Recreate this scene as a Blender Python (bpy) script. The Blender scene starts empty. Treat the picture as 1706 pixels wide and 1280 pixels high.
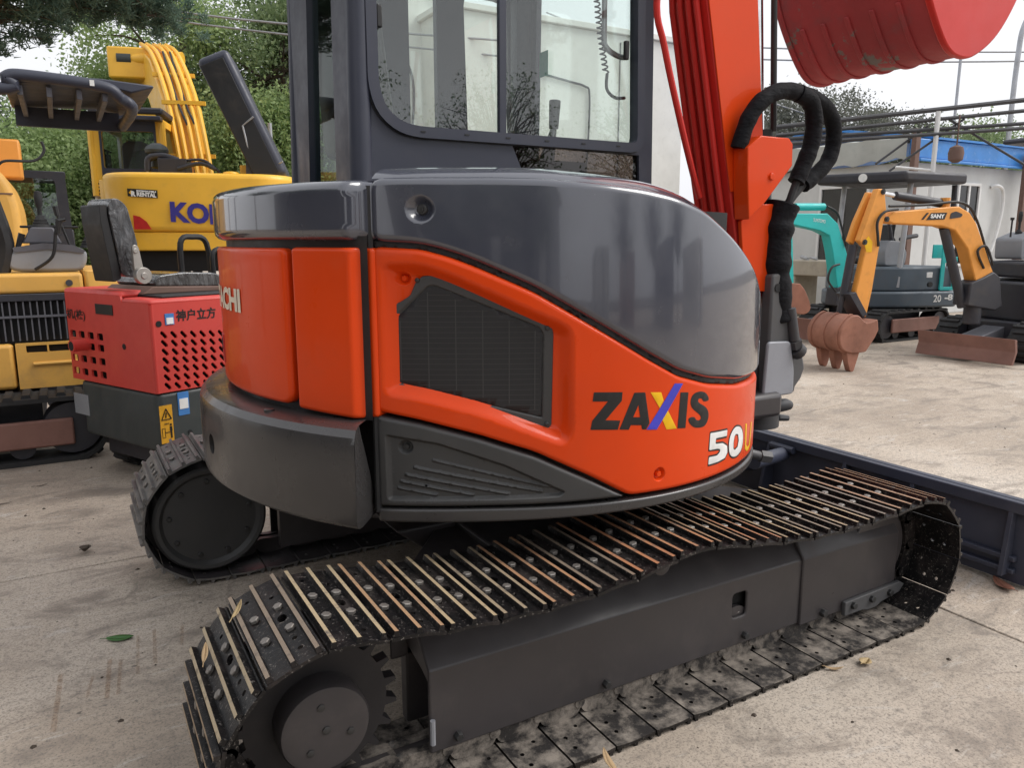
import bpy, bmesh, math, random
import numpy as np
from mathutils import Vector, Matrix
from mathutils.geometry import delaunay_2d_cdt
random.seed(7); RNG = np.random.default_rng(11)
rad = math.radians
scene = bpy.context.scene
COL = scene.collection

# ---------------------------------------------------------------- camera, sky, sun, exposure
cam_data = bpy.data.cameras.new('camera')
cam_data.sensor_width = 36.0
cam_data.lens = 36.0 * 1282.0 / 1706.0
cam_data.clip_start = 0.05
cam_data.clip_end = 600.0
cam = bpy.data.objects.new('camera', cam_data)
COL.objects.link(cam)
cam.location = (-1.41, -2.417, 1.32)
cam.rotation_euler = (rad(90 - 10.6), 0.0, rad(-30.0))
scene.camera = cam

SUN_EL, SUN_AZ = rad(46), rad(-28)      # azimuth measured from +X towards +Y
world = bpy.data.worlds.new('World')
scene.world = world
world.use_nodes = True
wn, wl = world.node_tree.nodes, world.node_tree.links
wn.clear()
sky = wn.new('ShaderNodeTexSky')
sky.sky_type = 'NISHITA'
sky.sun_disc = False
sky.sun_elevation = SUN_EL
sky.sun_rotation = math.pi / 2 - SUN_AZ
sky.air_density, sky.dust_density, sky.ozone_density = 1.6, 4.0, 1.0
hsv = wn.new('ShaderNodeHueSaturation')
hsv.inputs['Saturation'].default_value = 0.10      # a milky overcast: the blue is nearly gone
cloud = wn.new('ShaderNodeMix'); cloud.data_type = 'RGBA'
cloud.inputs['Factor'].default_value = 0.72        # an even cloud deck over the clear sky
cloud.inputs['B'].default_value = (8.3, 8.4, 8.8, 1)
bg = wn.new('ShaderNodeBackground'); bg.inputs['Strength'].default_value = 0.1
wo = wn.new('ShaderNodeOutputWorld')
wl.new(sky.outputs[0], hsv.inputs['Color']); wl.new(hsv.outputs[0], cloud.inputs['A'])
wl.new(cloud.outputs['Result'], bg.inputs['Color']); wl.new(bg.outputs[0], wo.inputs['Surface'])

sun_data = bpy.data.lights.new('sun', 'SUN')
sun_data.energy = 1.5; sun_data.angle = rad(30); sun_data.color = (1.0, 0.965, 0.92)
sun = bpy.data.objects.new('sun', sun_data); COL.objects.link(sun)
sd = Vector((math.cos(SUN_EL) * math.cos(SUN_AZ), math.cos(SUN_EL) * math.sin(SUN_AZ), math.sin(SUN_EL)))
sun.rotation_euler = sd.to_track_quat('Z', 'Y').to_euler()
sun.location = sd * 30

scene.view_settings.view_transform = 'Standard'
scene.view_settings.look = 'None'
scene.view_settings.exposure = 0.5
scene.view_settings.gamma = 1.0
scene.view_settings.use_curve_mapping = False
scene.render.engine = 'CYCLES'
scene.cycles.use_denoising = True
scene.cycles.max_bounces = 8
scene.cycles.transparent_max_bounces = 16

# ---------------------------------------------------------------- materials
MATS = {}
def nmat(name):
    m = bpy.data.materials.new(name); m.use_nodes = True
    nt = m.node_tree; b = nt.nodes['Principled BSDF']
    MATS[name] = m
    return m, nt, b
def node(nt, kind, **kw):
    n = nt.nodes.new(kind)
    for k, v in kw.items():
        if k in n.inputs: n.inputs[k].default_value = v
        else: setattr(n, k, v)
    return n
def ramp(nt, fac, stops, interp='LINEAR'):
    r = nt.nodes.new('ShaderNodeValToRGB'); r.color_ramp.interpolation = interp
    e = r.color_ramp.elements
    while len(e) < len(stops): e.new(0.5)
    for el, (p, c) in zip(e, stops):
        el.position = p
        el.color = c if len(c) == 4 else (*c, 1)
    nt.links.new(fac, r.inputs[0])
    return r.outputs[0]
def mixc(nt, fac, a, b, mode='MIX'):
    m = nt.nodes.new('ShaderNodeMix'); m.data_type = 'RGBA'; m.blend_type = mode
    for s, v in (('Factor', fac), ('A', a), ('B', b)):
        if hasattr(v, 'is_linked'): nt.links.new(v, m.inputs[s])
        elif isinstance(v, (int, float)): m.inputs[s].default_value = v
        else: m.inputs[s].default_value = (*v, 1)
    return m.outputs['Result']
def coords(nt, kind='Object'):
    return nt.nodes.new('ShaderNodeTexCoord').outputs[kind]
def noise(nt, vec, scale, detail=4, rough=0.55, dist=0.0):
    n = node(nt, 'ShaderNodeTexNoise', Scale=scale, Detail=detail, Roughness=rough, Distortion=dist)
    nt.links.new(vec, n.inputs['Vector']); return n.outputs['Fac']
def scaled(nt, vec, s):
    m = node(nt, 'ShaderNodeMapping'); m.inputs['Scale'].default_value = s
    nt.links.new(vec, m.inputs['Vector']); return m.outputs[0]
def bump(nt, b, h, strength=0.2, dist=0.01):
    n = node(nt, 'ShaderNodeBump', Strength=strength, Distance=dist)
    nt.links.new(h, n.inputs['Height']); nt.links.new(n.outputs[0], b.inputs['Normal'])

def paint(name, col, rough=0.35, coat=0.0, metal=0.0, dirt=0.25, dirtcol=(0.16, 0.13, 0.10), var=0.12, bumpy=0.02, spec=0.5, chips=None):
    """painted or moulded surface: slight colour drift, dust blotches, uneven gloss, optional rust chips"""
    m, nt, b = nmat(name)
    v = coords(nt)
    big = noise(nt, v, 2.3, 5); fine = noise(nt, v, 38, 3)
    lo = tuple(c * (1 - var) for c in col); hi = tuple(min(1, c * (1 + var)) for c in col)
    c = ramp(nt, big, [(0.3, lo), (0.7, hi)])
    d = noise(nt, v, 6.5, 8, 0.68)
    dm = ramp(nt, d, [(0.52, (0, 0, 0)), (0.78, (dirt, dirt, dirt))])
    c = mixc(nt, dm, c, dirtcol)
    if chips:
        ch = noise(nt, v, chips[0], 6, 0.7)
        cm = ramp(nt, ch, [(chips[1], (0, 0, 0)), (chips[1] + 0.03, (1, 1, 1))])
        c = mixc(nt, cm, c, chips[2])
    nt.links.new(c, b.inputs['Base Color'])
    r = ramp(nt, d, [(0.3, (rough * .8,) * 3), (0.75, (min(1, rough * 1.5 + .08),) * 3)])
    nt.links.new(r, b.inputs['Roughness'])
    b.inputs['Metallic'].default_value = metal
    b.inputs['Specular IOR Level'].default_value = spec
    if coat:
        b.inputs['Coat Weight'].default_value = coat; b.inputs['Coat Roughness'].default_value = 0.05
    if bumpy: bump(nt, b, fine, bumpy, 0.004)
    return m
def plain(name, col, rough=0.5, metal=0.0, emit=0):
    m, nt, b = nmat(name)
    v = coords(nt); n = noise(nt, v, 14, 4)
    c = ramp(nt, n, [(0.3, tuple(x * .85 for x in col)), (0.7, tuple(min(1, x * 1.1) for x in col))])
    nt.links.new(c, b.inputs['Base Color'])
    b.inputs['Roughness'].default_value = rough; b.inputs['Metallic'].default_value = metal
    return m
def glass(name, tint=(0.86, 0.95, 0.91), refl=1.0, rough=0.0):
    m, nt, b = nmat(name)
    nt.nodes.remove(b)
    tr = node(nt, 'ShaderNodeBsdfTransparent'); tr.inputs[0].default_value = (*tint, 1)
    gl = node(nt, 'ShaderNodeBsdfGlossy'); gl.inputs['Roughness'].default_value = rough
    gl.inputs[0].default_value = (refl, refl, refl, 1)
    lw = node(nt, 'ShaderNodeLayerWeight', Blend=0.5)
    pw = node(nt, 'ShaderNodeMath', operation='POWER'); pw.inputs[1].default_value = 5.0
    ma = node(nt, 'ShaderNodeMath', operation='MULTIPLY_ADD'); ma.inputs[1].default_value = 0.9; ma.inputs[2].default_value = 0.06
    nt.links.new(lw.outputs['Facing'], pw.inputs[0]); nt.links.new(pw.outputs[0], ma.inputs[0])
    mx = node(nt, 'ShaderNodeMixShader')
    nt.links.new(ma.outputs[0], mx.inputs[0]); nt.links.new(tr.outputs[0], mx.inputs[1]); nt.links.new(gl.outputs[0], mx.inputs[2])
    nt.links.new(mx.outputs[0], nt.nodes['Material Output'].inputs['Surface'])
    return m

paint('orange', (0.72, 0.060, 0.006), 0.30, coat=0.22, spec=0.15, dirt=0.10, dirtcol=(0.30, 0.12, 0.06), var=0.06, bumpy=0.006)
paint('red_boom', (0.60, 0.030, 0.022), 0.36, coat=0.08, spec=0.3, dirt=0.10, var=0.08)
paint('hood_grey', (0.048, 0.052, 0.072), 0.16, coat=1.0, spec=0.9, dirt=0.05, var=0.08, bumpy=0.003)
paint('weight_grey', (0.044, 0.042, 0.042), 0.26, coat=0.25, dirt=0.04, var=0.06, bumpy=0.01)
paint('panel_grey', (0.046, 0.046, 0.046), 0.42, dirt=0.12, var=0.15, bumpy=0.05)
paint('cab_grey', (0.038, 0.042, 0.062), 0.36, dirt=0.10, var=0.10)
paint('frame_black', (0.048, 0.043, 0.045), 0.34, dirt=0.40, dirtcol=(0.11, 0.092, 0.085), var=0.2, bumpy=0.06)
paint('blade_blue', (0.040, 0.045, 0.070), 0.42, dirt=0.3, dirtcol=(0.10, 0.10, 0.11), var=0.2, bumpy=0.05)
paint('under_black', (0.018, 0.016, 0.018), 0.5, dirt=0.35, dirtcol=(0.05, 0.042, 0.038), var=0.2, bumpy=0.06)
paint('rubber', (0.022, 0.022, 0.023), 0.62, dirt=0.35, dirtcol=(0.09, 0.085, 0.08), var=0.2, bumpy=0.1)
paint('black_trim', (0.014, 0.014, 0.015), 0.45, dirt=0.15, var=0.2)
paint('grille', (0.016, 0.016, 0.017), 0.55, dirt=0.3, dirtcol=(0.06, 0.055, 0.05), var=0.2)
paint('cast_grey', (0.085, 0.085, 0.088), 0.45, dirt=0.25, var=0.15, bumpy=0.08)
paint('light_cast', (0.30, 0.31, 0.34), 0.42, dirt=0.25, var=0.12, bumpy=0.05)
paint('yellow_big', (0.88, 0.49, 0.045), 0.36, coat=0.1, dirt=0.12, var=0.06)
paint('yellow_mini', (0.70, 0.38, 0.08), 0.42, dirt=0.35, var=0.10)
paint('red_mini', (0.62, 0.055, 0.042), 0.42, coat=0.05, dirt=0.10, var=0.08)
paint('green_grey', (0.040, 0.048, 0.048), 0.42, dirt=0.2, var=0.12)
paint('teal', (0.022, 0.48, 0.46), 0.42, dirt=0.2, var=0.1)
paint('teal_grey', (0.085, 0.11, 0.135), 0.45, dirt=0.3, var=0.12)
paint('sany', (0.80, 0.33, 0.055), 0.44, dirt=0.3, dirtcol=(0.22, 0.13, 0.07), var=0.1)
paint('dark_machine', (0.030, 0.030, 0.038), 0.42, dirt=0.3, var=0.2)
paint('rust', (0.32, 0.140, 0.092), 0.75, dirt=0.5, dirtcol=(0.10, 0.055, 0.04), var=0.3, bumpy=0.25)
paint('rust_blade', (0.23, 0.115, 0.090), 0.62, dirt=0.4, dirtcol=(0.13, 0.085, 0.07), var=0.15, bumpy=0.1)
paint('bucket_red', (0.40, 0.045, 0.048), 0.55, dirt=0.75, dirtcol=(0.20, 0.10, 0.10), var=0.2, bumpy=0.4, chips=(4.0, 0.57, (0.20, 0.17, 0.15)))
paint('console_grey', (0.24, 0.25, 0.27), 0.5, dirt=0.3, var=0.1)
paint('console_dark', (0.10, 0.10, 0.115), 0.5, dirt=0.3, var=0.1)
paint('concrete_block', (0.40, 0.36, 0.29), 0.9, dirt=0.5, dirtcol=(0.2, 0.18, 0.15), var=0.15, bumpy=0.4)
paint('white_wall', (0.72, 0.71, 0.67), 0.85, dirt=0.35, dirtcol=(0.50, 0.48, 0.43), var=0.05, bumpy=0.15)
paint('hut_wall', (0.60, 0.61, 0.60), 0.6, dirt=0.25, dirtcol=(0.42, 0.42, 0.40), var=0.05)
paint('white_frame', (0.75, 0.75, 0.74), 0.5, dirt=0.2, var=0.04)
paint('blue_roof', (0.035, 0.22, 0.60), 0.38, dirt=0.5, dirtcol=(0.45, 0.55, 0.65), var=0.15)
paint('tarp', (0.42, 0.43, 0.40), 0.7, dirt=0.3, dirtcol=(0.28, 0.29, 0.27), var=0.12, bumpy=0.5)
paint('galvanised', (0.42, 0.43, 0.45), 0.42, metal=0.6, dirt=0.2)
paint('steel_dark', (0.06, 0.06, 0.065), 0.5, metal=0.2, dirt=0.3)
paint('brown_post', (0.16, 0.095, 0.075), 0.7, dirt=0.3)
paint('bark', (0.085, 0.062, 0.045), 0.9, dirt=0.5, dirtcol=(0.05, 0.045, 0.035), var=0.3, bumpy=0.8)
plain('chrome', (0.78, 0.78, 0.78), 0.12, 1.0)
plain('bolt', (0.24, 0.22, 0.20), 0.5, 0.6)
plain('bolt_dark', (0.055, 0.055, 0.055), 0.45, 0.5)
plain('ink', (0.012, 0.012, 0.012), 0.45)
plain('decal_white', (0.80, 0.80, 0.78), 0.45)
plain('decal_cream', (0.80, 0.70, 0.55), 0.45)
plain('decal_yellow', (0.85, 0.48, 0.0), 0.45)
plain('decal_blue', (0.055, 0.055, 0.52), 0.45)
plain('decal_navy', (0.035, 0.030, 0.26), 0.45)
plain('decal_red', (0.50, 0.012, 0.012), 0.45)
plain('decal_amber', (0.72, 0.36, 0.02), 0.45)
plain('sticker_blue', (0.06, 0.22, 0.55), 0.45)
plain('interior', (0.010, 0.010, 0.011), 0.8)
plain('seat_vinyl', (0.018, 0.018, 0.019), 0.5)
plain('cable', (0.02, 0.02, 0.02), 0.6)
plain('wire_grey', (0.25, 0.25, 0.26), 0.5)
plain('exit_green', (0.02, 0.35, 0.22), 0.5)
plain('silver', (0.42, 0.40, 0.37), 0.35, 0.7)
glass('cab_glass', (0.952, 0.988, 0.972))
glass('rear_cab_glass', (0.86, 0.95, 0.91), 0.35)
glass('tint_glass', (0.35, 0.30, 0.28))
glass('pale_glass', (0.68, 0.74, 0.74), 1.0)
glass('window_glass', (0.35, 0.35, 0.35))

def film_material():
    m, nt, b = nmat('plastic_film')
    v = coords(nt); n = noise(nt, scaled(nt, v, (1.6, 1, .7)), 13, 4, 0.6, 1.2)
    bump(nt, b, n, 0.9, 0.02)
    b.inputs['Base Color'].default_value = (0.05, 0.05, 0.052, 1); b.inputs['Roughness'].default_value = 0.16
    c = ramp(nt, n, [(0.46, (0.030, 0.030, 0.032)), (0.66, (0.10, 0.10, 0.105))]); nt.links.new(c, b.inputs['Base Color'])
    b.inputs['Coat Weight'].default_value = 0.8
film_material()

def sleeve_material():
    m, nt, b = nmat('hose_sleeve')
    v = coords(nt); n = noise(nt, v, 45, 5, 0.7)
    w = noise(nt, scaled(nt, v, (30, 30, 60)), 1.0, 3)
    c = ramp(nt, n, [(0.3, (0.003, 0.003, 0.004)), (0.7, (0.009, 0.009, 0.012))])
    nt.links.new(c, b.inputs['Base Color']); b.inputs['Roughness'].default_value = 0.8
    bump(nt, b, w, 0.5, 0.012); b.inputs['Specular IOR Level'].default_value = 0.25
sleeve_material()

def shoe_material(name, base, rust, lo, hi, scale, tints=None, speck=0.62):
    """worn steel; every shoe gets its own share of rust, dust and polish"""
    m, nt, b = nmat(name)
    v = coords(nt)
    oi = nt.nodes.new('ShaderNodeObjectInfo')
    off = node(nt, 'ShaderNodeVectorMath', operation='ADD'); nt.links.new(v, off.inputs[0])
    mul = node(nt, 'ShaderNodeMath', operation='MULTIPLY'); mul.inputs[1].default_value = 37.0
    nt.links.new(oi.outputs['Random'], mul.inputs[0]); nt.links.new(mul.outputs[0], off.inputs[1])
    v2 = off.outputs[0]
    n = noise(nt, v2, scale, 8, 0.72)
    bc = ramp(nt, oi.outputs['Random'], tints, 'LINEAR') if tints else base
    c = mixc(nt, ramp(nt, n, [(lo, (0, 0, 0)), (hi, (1, 1, 1))]), bc, rust)
    sp = noise(nt, v2, 120, 5, 0.8)
    c = mixc(nt, ramp(nt, sp, [(speck, (0, 0, 0)), (speck+.05, (0.75, 0.75, 0.75))]), c, (0.26, 0.235, 0.21))
    nt.links.new(c, b.inputs['Base Color'])
    nt.links.new(ramp(nt, n, [(lo, (0.30,) * 3), (hi, (0.75,) * 3)]), b.inputs['Roughness'])
    bump(nt, b, noise(nt, v2, 90, 6, 0.7), 0.35, 0.004)
    b.inputs['Specular IOR Level'].default_value = 0.28
shoe_material('shoe_plate', (0.009, 0.0085, 0.009), (0.045, 0.036, 0.033), 0.50, 0.75, 7, speck=.585)
shoe_material('shoe_inside', (0.034, 0.031, 0.030), (0.27, 0.235, 0.20), 0.43, 0.62, 13, speck=.62)
shoe_material('cleat_top', (0, 0, 0), (0.12, 0.10, 0.085), 0.52, 0.68, 16,
              tints=[(0.0, (0.44, 0.20, 0.105)), (0.35, (0.36, 0.25, 0.15)), (0.7, (0.44, 0.35, 0.22)), (1.0, (0.22, 0.17, 0.13))], speck=.60)
shoe_material('far_shoe', (0.10, 0.10, 0.10), (0.22, 0.20, 0.18), 0.40, 0.7, 8)

# ---------------------------------------------------------------- mesh helpers
def obj_from_mesh(name, me, parent=None):
    o = bpy.data.objects.new(name, me); COL.objects.link(o)
    if parent is not None: o.parent = parent
    return o
def tag(o, label=None, cat=None, group=None, kind=None):
    if label: o['label'] = label
    if cat: o['category'] = cat
    if group: o['group'] = group
    if kind: o['kind'] = kind
    return o
def empty(name, loc, rz=0.0, label=None, cat=None, group=None):
    e = bpy.data.objects.new(name, None); COL.objects.link(e)
    e.location = loc; e.rotation_euler = (0, 0, rz); e.empty_display_size = 0.2
    return tag(e, label, cat, group)
def copy_tree(o, parent=None):
    c = o.copy(); COL.objects.link(c); c.parent = parent
    for ch in [q for q in bpy.data.objects if q.parent == o]: copy_tree(ch, c)
    return c

class MB:
    def __init__(s): s.v = []; s.f = []; s.m = []
    def add(s, vs, fs, mi=0):
        b = len(s.v); s.v += [tuple(p) for p in vs]
        for q in fs: s.f.append([b + i for i in q]); s.m.append(mi)
        return s
    def box(s, lo, hi, mi=0, M=None):
        x0, y0, z0 = lo; x1, y1, z1 = hi
        vs = [Vector(p) for p in ((x0,y0,z0),(x1,y0,z0),(x1,y1,z0),(x0,y1,z0),(x0,y0,z1),(x1,y0,z1),(x1,y1,z1),(x0,y1,z1))]
        if M is not None: vs = [M @ p for p in vs]
        return s.add(vs, [(0,3,2,1),(4,5,6,7),(0,1,5,4),(1,2,6,5),(2,3,7,6),(3,0,4,7)], mi)
    def prism(s, poly, fn, d0, d1, mi=0):
        n = len(poly)
        a = sum(poly[i][0]*poly[(i+1)%n][1]-poly[(i+1)%n][0]*poly[i][1] for i in range(n))
        P = poly if a > 0 else poly[::-1]
        vs = [fn(p[0], p[1], d0) for p in P] + [fn(p[0], p[1], d1) for p in P]
        fs = [list(range(n))[::-1], list(range(n, 2*n))] + [(i, (i+1)%n, n+(i+1)%n, n+i) for i in range(n)]
        return s.add(vs, fs, mi)
    def tube(s, pts, r, seg=10, mi=0, caps=True):
        pts = [Vector(p) for p in pts]; n = len(pts)
        rr = r if isinstance(r, (list, tuple)) else [r]*n
        vs = []; a = None
        for i, p in enumerate(pts):
            t = (pts[min(i+1, n-1)] - pts[max(i-1, 0)])
            if t.length < 1e-9: t = Vector((0, 0, 1))
            t.normalize()
            if a is None: a = t.orthogonal()
            a = a - t*a.dot(t)
            if a.length < 1e-6: a = t.orthogonal()
            a.normalize(); b = t.cross(a)
            for k in range(seg):
                w = 2*math.pi*k/seg
                vs.append(p + (a*math.cos(w) + b*math.sin(w))*rr[i])
        fs = [(i*seg+k, i*seg+(k+1)%seg, (i+1)*seg+(k+1)%seg, (i+1)*seg+k) for i in range(n-1) for k in range(seg)]
        if caps: fs += [list(range(seg))[::-1], [(n-1)*seg+k for k in range(seg)]]
        return s.add(vs, fs, mi)
    def cyl(s, p0, p1, r0, r1=None, seg=20, mi=0):
        return s.tube([p0, p1], [r0, r0 if r1 is None else r1], seg, mi)
    def lathe(s, prof, c, ax='z', seg=28, mi=0):
        """profile of (radius, height) swept round an axis through c"""
        vs = []; n = len(prof)
        for (r, h) in prof:
            for k in range(seg):
                w = 2*math.pi*k/seg; a, b = r*math.cos(w), r*math.sin(w)
                q = (a, b, h) if ax == 'z' else ((h, a, b) if ax == 'x' else (b, h, a))
                vs.append((c[0]+q[0], c[1]+q[1], c[2]+q[2]))
        fs = [(i*seg+k, i*seg+(k+1)%seg, (i+1)*seg+(k+1)%seg, (i+1)*seg+k) for i in range(n-1) for k in range(seg)]
        fs += [list(range(seg))[::-1], [(n-1)*seg+k for k in range(seg)]]
        return s.add(vs, fs, mi)
    def hexbolt(s, c, nrm, r, h, mi=0):
        c = Vector(c); nrm = Vector(nrm).normalized()
        return s.tube([c, c + nrm*h*.8, c + nrm*h], [r, r, r*.82], 6, mi)
    def mesh(s, name, mats, smooth=35):
        me = bpy.data.meshes.new(name); me.from_pydata(s.v, [], s.f)
        for m in (mats if isinstance(mats, (list, tuple)) else [mats]): me.materials.append(MATS[m])
        if len(me.materials) > 1: me.polygons.foreach_set('material_index', s.m)
        me.validate()
        bm = bmesh.new(); bm.from_mesh(me); bmesh.ops.recalc_face_normals(bm, faces=bm.faces); bm.to_mesh(me); bm.free()
        if smooth:
            me.shade_smooth(); me.set_sharp_from_angle(angle=rad(smooth))
        return me
    def build(s, name, parent, mats, bevel=0.0, seg=2, smooth=35):
        o = obj_from_mesh(name, s.mesh(name, mats, smooth), parent)
        if bevel:
            md = o.modifiers.new('bevel', 'BEVEL'); md.width = bevel; md.segments = seg
            md.limit_method = 'ANGLE'; md.angle_limit = rad(30); md.harden_normals = False
        return o
XZ = lambda y0=0: (lambda u, v, d: (u, d, v))       # profile in x,z; depth along y
YZ = lambda x0=0: (lambda u, v, d: (d, u, v))       # profile in y,z; depth along x
XY = lambda u, v, d: (u, v, d)

def smooth_path(pts, n=8):
    """Catmull-Rom through points of any dimension"""
    P = [np.array(p, float) for p in pts]; out = []
    for i in range(len(P)-1):
        p0 = P[max(i-1, 0)]; p1 = P[i]; p2 = P[i+1]; p3 = P[min(i+2, len(P)-1)]
        for k in range(n):
            t = k/n
            out.append(0.5*((2*p1)+(-p0+p2)*t+(2*p0-5*p1+4*p2-p3)*t*t+(-p0+3*p1-3*p2+p3)*t**3))
    out.append(P[-1]); return [tuple(p) for p in out]
def round_poly(poly, c, n=5):
    out = []; N = len(poly); P = [np.array(p, float) for p in poly]
    for i in range(N):
        a, b, d = P[i-1], P[i], P[(i+1) % N]
        la, ld = np.linalg.norm(a-b), np.linalg.norm(d-b)
        if la < 1e-9 or ld < 1e-9: continue
        q = b+(a-b)/la*min(c, la*.5); r = b+(d-b)/ld*min(c, ld*.5)
        for k in range(n+1):
            t = k/n; out.append(tuple((1-t)**2*q+2*t*(1-t)*b+t*t*r))
    res = [out[0]]
    for p in out[1:]:
        if math.dist(p, res[-1]) > 1e-5: res.append(p)
    if math.dist(res[0], res[-1]) < 1e-5: res.pop()
    return res
def resample(poly, step):
    out = []
    for i in range(len(poly)):
        a = np.array(poly[i]); b = np.array(poly[(i+1) % len(poly)])
        k = max(1, int(math.ceil(np.linalg.norm(b-a)/step)))
        for j in range(k): out.append(tuple(a+(b-a)*j/k))
    return out
def inside(P, poly):
    P = np.asarray(P); x, y = P[:, 0], P[:, 1]; r = np.zeros(len(P), bool)
    A = np.asarray(poly); B = np.roll(A, -1, 0)
    for (x1, y1), (x2, y2) in zip(A, B):
        c = ((y1 > y) != (y2 > y))
        if c.any():
            xi = (x2-x1)*(y-y1)/((y2-y1) if y2 != y1 else 1e-12)+x1
            r ^= c & (x < xi)
    return r
def pdist(P, poly):
    P = np.asarray(P); A = np.asarray(poly); B = np.roll(A, -1, 0); best = np.full(len(P), 1e9)
    for a, b in zip(A, B):
        d = b-a; L = (d*d).sum()
        t = np.clip(((P-a)@d)/max(L, 1e-12), 0, 1)
        best = np.minimum(best, np.hypot(*(P-(a+t[:, None]*d)).T))
    return best
def sdist(P, poly):
    d = pdist(P, poly); return np.where(inside(P, poly), d, -d)
def cdt(points, edges, outline, holes=()):
    vs, es, fs, *_ = delaunay_2d_cdt([Vector(p) for p in points], edges, [], 0, 1e-7)
    V = np.array([tuple(v) for v in vs]); F = [f for f in fs if len(f) == 3]
    c = np.array([V[list(f)].mean(0) for f in F])
    ok = inside(c, outline)
    for h in holes: ok &= ~inside(c, h)
    return V, [f for f, o in zip(F, ok) if o]
def smst(t):
    t = np.clip(t, 0, 1); return t*t*(3-2*t)

def text2d(s, size, bold=0.0, shear=0.0, spacing=1.0):
    """flat outline triangles of a line of lettering, origin at its lower left"""
    cu = bpy.data.curves.new('lettering', 'FONT'); cu.body = s; cu.size = size
    cu.offset = bold; cu.shear = shear; cu.space_character = spacing; cu.resolution_u = 3
    o = bpy.data.objects.new('lettering', cu); COL.objects.link(o)
    dg = bpy.context.evaluated_depsgraph_get(); dg.update()
    me = bpy.data.meshes.new_from_object(o.evaluated_get(dg))
    bm = bmesh.new(); bm.from_mesh(me); bmesh.ops.triangulate(bm, faces=bm.faces)
    V = np.array([v.co[:2] for v in bm.verts]); F = [[v.index for v in f.verts] for f in bm.faces]
    bm.free(); bpy.data.objects.remove(o); bpy.data.curves.remove(cu); bpy.data.meshes.remove(me)
    return V, F
def lettering(name, parent, mat, s, size, fn, bold=0.0, shear=0.0, spacing=1.0, width=None):
    V, F = text2d(s, size, bold, shear, spacing)
    V = V-V.min(0)
    if width: V[:, 0] *= width/V[:, 0].max()
    mb = MB(); mb.add([fn(a, b) for a, b in V], F)
    return mb.build(name, parent, mat, smooth=0)
# ================================================================ ground
def concrete(name, k):
    m, nt, b = nmat(name)
    v = coords(nt)
    big = noise(nt, v, .55, 6, .6, .4); mid = noise(nt, scaled(nt, v, (1.0, 1.7, 1)), 2.6, 9, .68, .8); fine = noise(nt, v, 42, 6, .75)
    c = ramp(nt, big, [(.30, tuple(c*k for c in (.245, .196, .152))), (.52, tuple(c*k for c in (.375, .312, .250))), (.72, tuple(c*k for c in (.49, .428, .360)))])
    c = mixc(nt, ramp(nt, mid, [(.36, (.9,) * 3), (.50, (0,) * 3)]), c, tuple(x*k for x in (.205, .170, .138)))
    c = mixc(nt, ramp(nt, mid, [(.60, (0,) * 3), (.74, (.75,) * 3)]), c, (.60, .575, .54))
    c = mixc(nt, ramp(nt, fine, [(.32, (.75,) * 3), (.50, (0,) * 3)]), c, (.17, .15, .13))
    sc_ = noise(nt, scaled(nt, v, (3.0, 14.0, 1)), 1.6, 8, .7, .6)      # scrape marks of the machines
    c = mixc(nt, ramp(nt, sc_, [(.57, (0,) * 3), (.72, (.55,) * 3)]), c, tuple(x*k for x in (.58, .54, .49)))
    gr_ = noise(nt, v, 130, 3, .8)
    c = mixc(nt, ramp(nt, gr_, [(.34, (.85,) * 3), (.50, (0,) * 3)]), c, (.15, .13, .11))
    vo = node(nt, 'ShaderNodeTexVoronoi', feature='DISTANCE_TO_EDGE', Scale=.42)
    wv = node(nt, 'ShaderNodeVectorMath', operation='ADD'); nv = node(nt, 'ShaderNodeTexNoise', Scale=2.2, Detail=5); nt.links.new(v, nv.inputs['Vector'])
    sc2 = node(nt, 'ShaderNodeVectorMath', operation='SCALE'); sc2.inputs['Scale'].default_value = .55; nt.links.new(nv.outputs['Color'], sc2.inputs[0])
    nt.links.new(v, wv.inputs[0]); nt.links.new(sc2.outputs[0], wv.inputs[1]); nt.links.new(wv.outputs[0], vo.inputs['Vector'])
    crk = ramp(nt, vo.outputs['Distance'], [(.0, (.35,) * 3), (.003, (0,) * 3)])
    crm = nt.nodes.new('ShaderNodeMath'); crm.operation = 'MULTIPLY'; nt.links.new(crk, crm.inputs[0]); nt.links.new(ramp(nt, big, [(.50, (0,) * 3), (.56, (1,) * 3)]), crm.inputs[1])
    c = mixc(nt, crm.outputs[0], c, (.11, .09, .075))
    sp = noise(nt, v, 16, 3, .5)
    c = mixc(nt, ramp(nt, sp, [(.715, (0,) * 3), (.735, (.8,) * 3)]), c, (.085, .075, .065))
    st = noise(nt, v, 1.1, 7, .6, 1.2)                     # oil and rust seeped into the slab
    c = mixc(nt, ramp(nt, st, [(.62, (0,) * 3), (.78, (.55,) * 3)]), c, (.21, .15, .12))
    nt.links.new(c, b.inputs['Base Color'])
    nt.links.new(ramp(nt, mid, [(.35, (.62,) * 3), (.6, (.88,) * 3)]), b.inputs['Roughness'])
    bump(nt, b, mixc(nt, .45, fine, mid), .55, .010)
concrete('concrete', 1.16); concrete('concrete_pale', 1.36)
plain('joint_dirt', (.075, .062, .05), .95)
m = MB(); m.add([(-80, -80, -.03), (160, -80, -.03), (160, 160, -.03), (-80, 160, -.03)], [(0, 1, 2, 3)])
ground = tag(m.build('ground', None, 'joint_dirt', smooth=0), kind='structure')
G = .004
def slab(poly, mat='concrete'):
    c = Vector((sum(p[0] for p in poly)/4, sum(p[1] for p in poly)/4)); q = []
    for p in poly:
        d = Vector(p)-c; q.append((p[0]-math.copysign(G, d.x), p[1]-math.copysign(G, d.y)))
    mb = MB(); mb.prism(q, XY, -.03, 0.0); return mb.build('concrete_slab', ground, mat, bevel=.005, seg=2)
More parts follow.
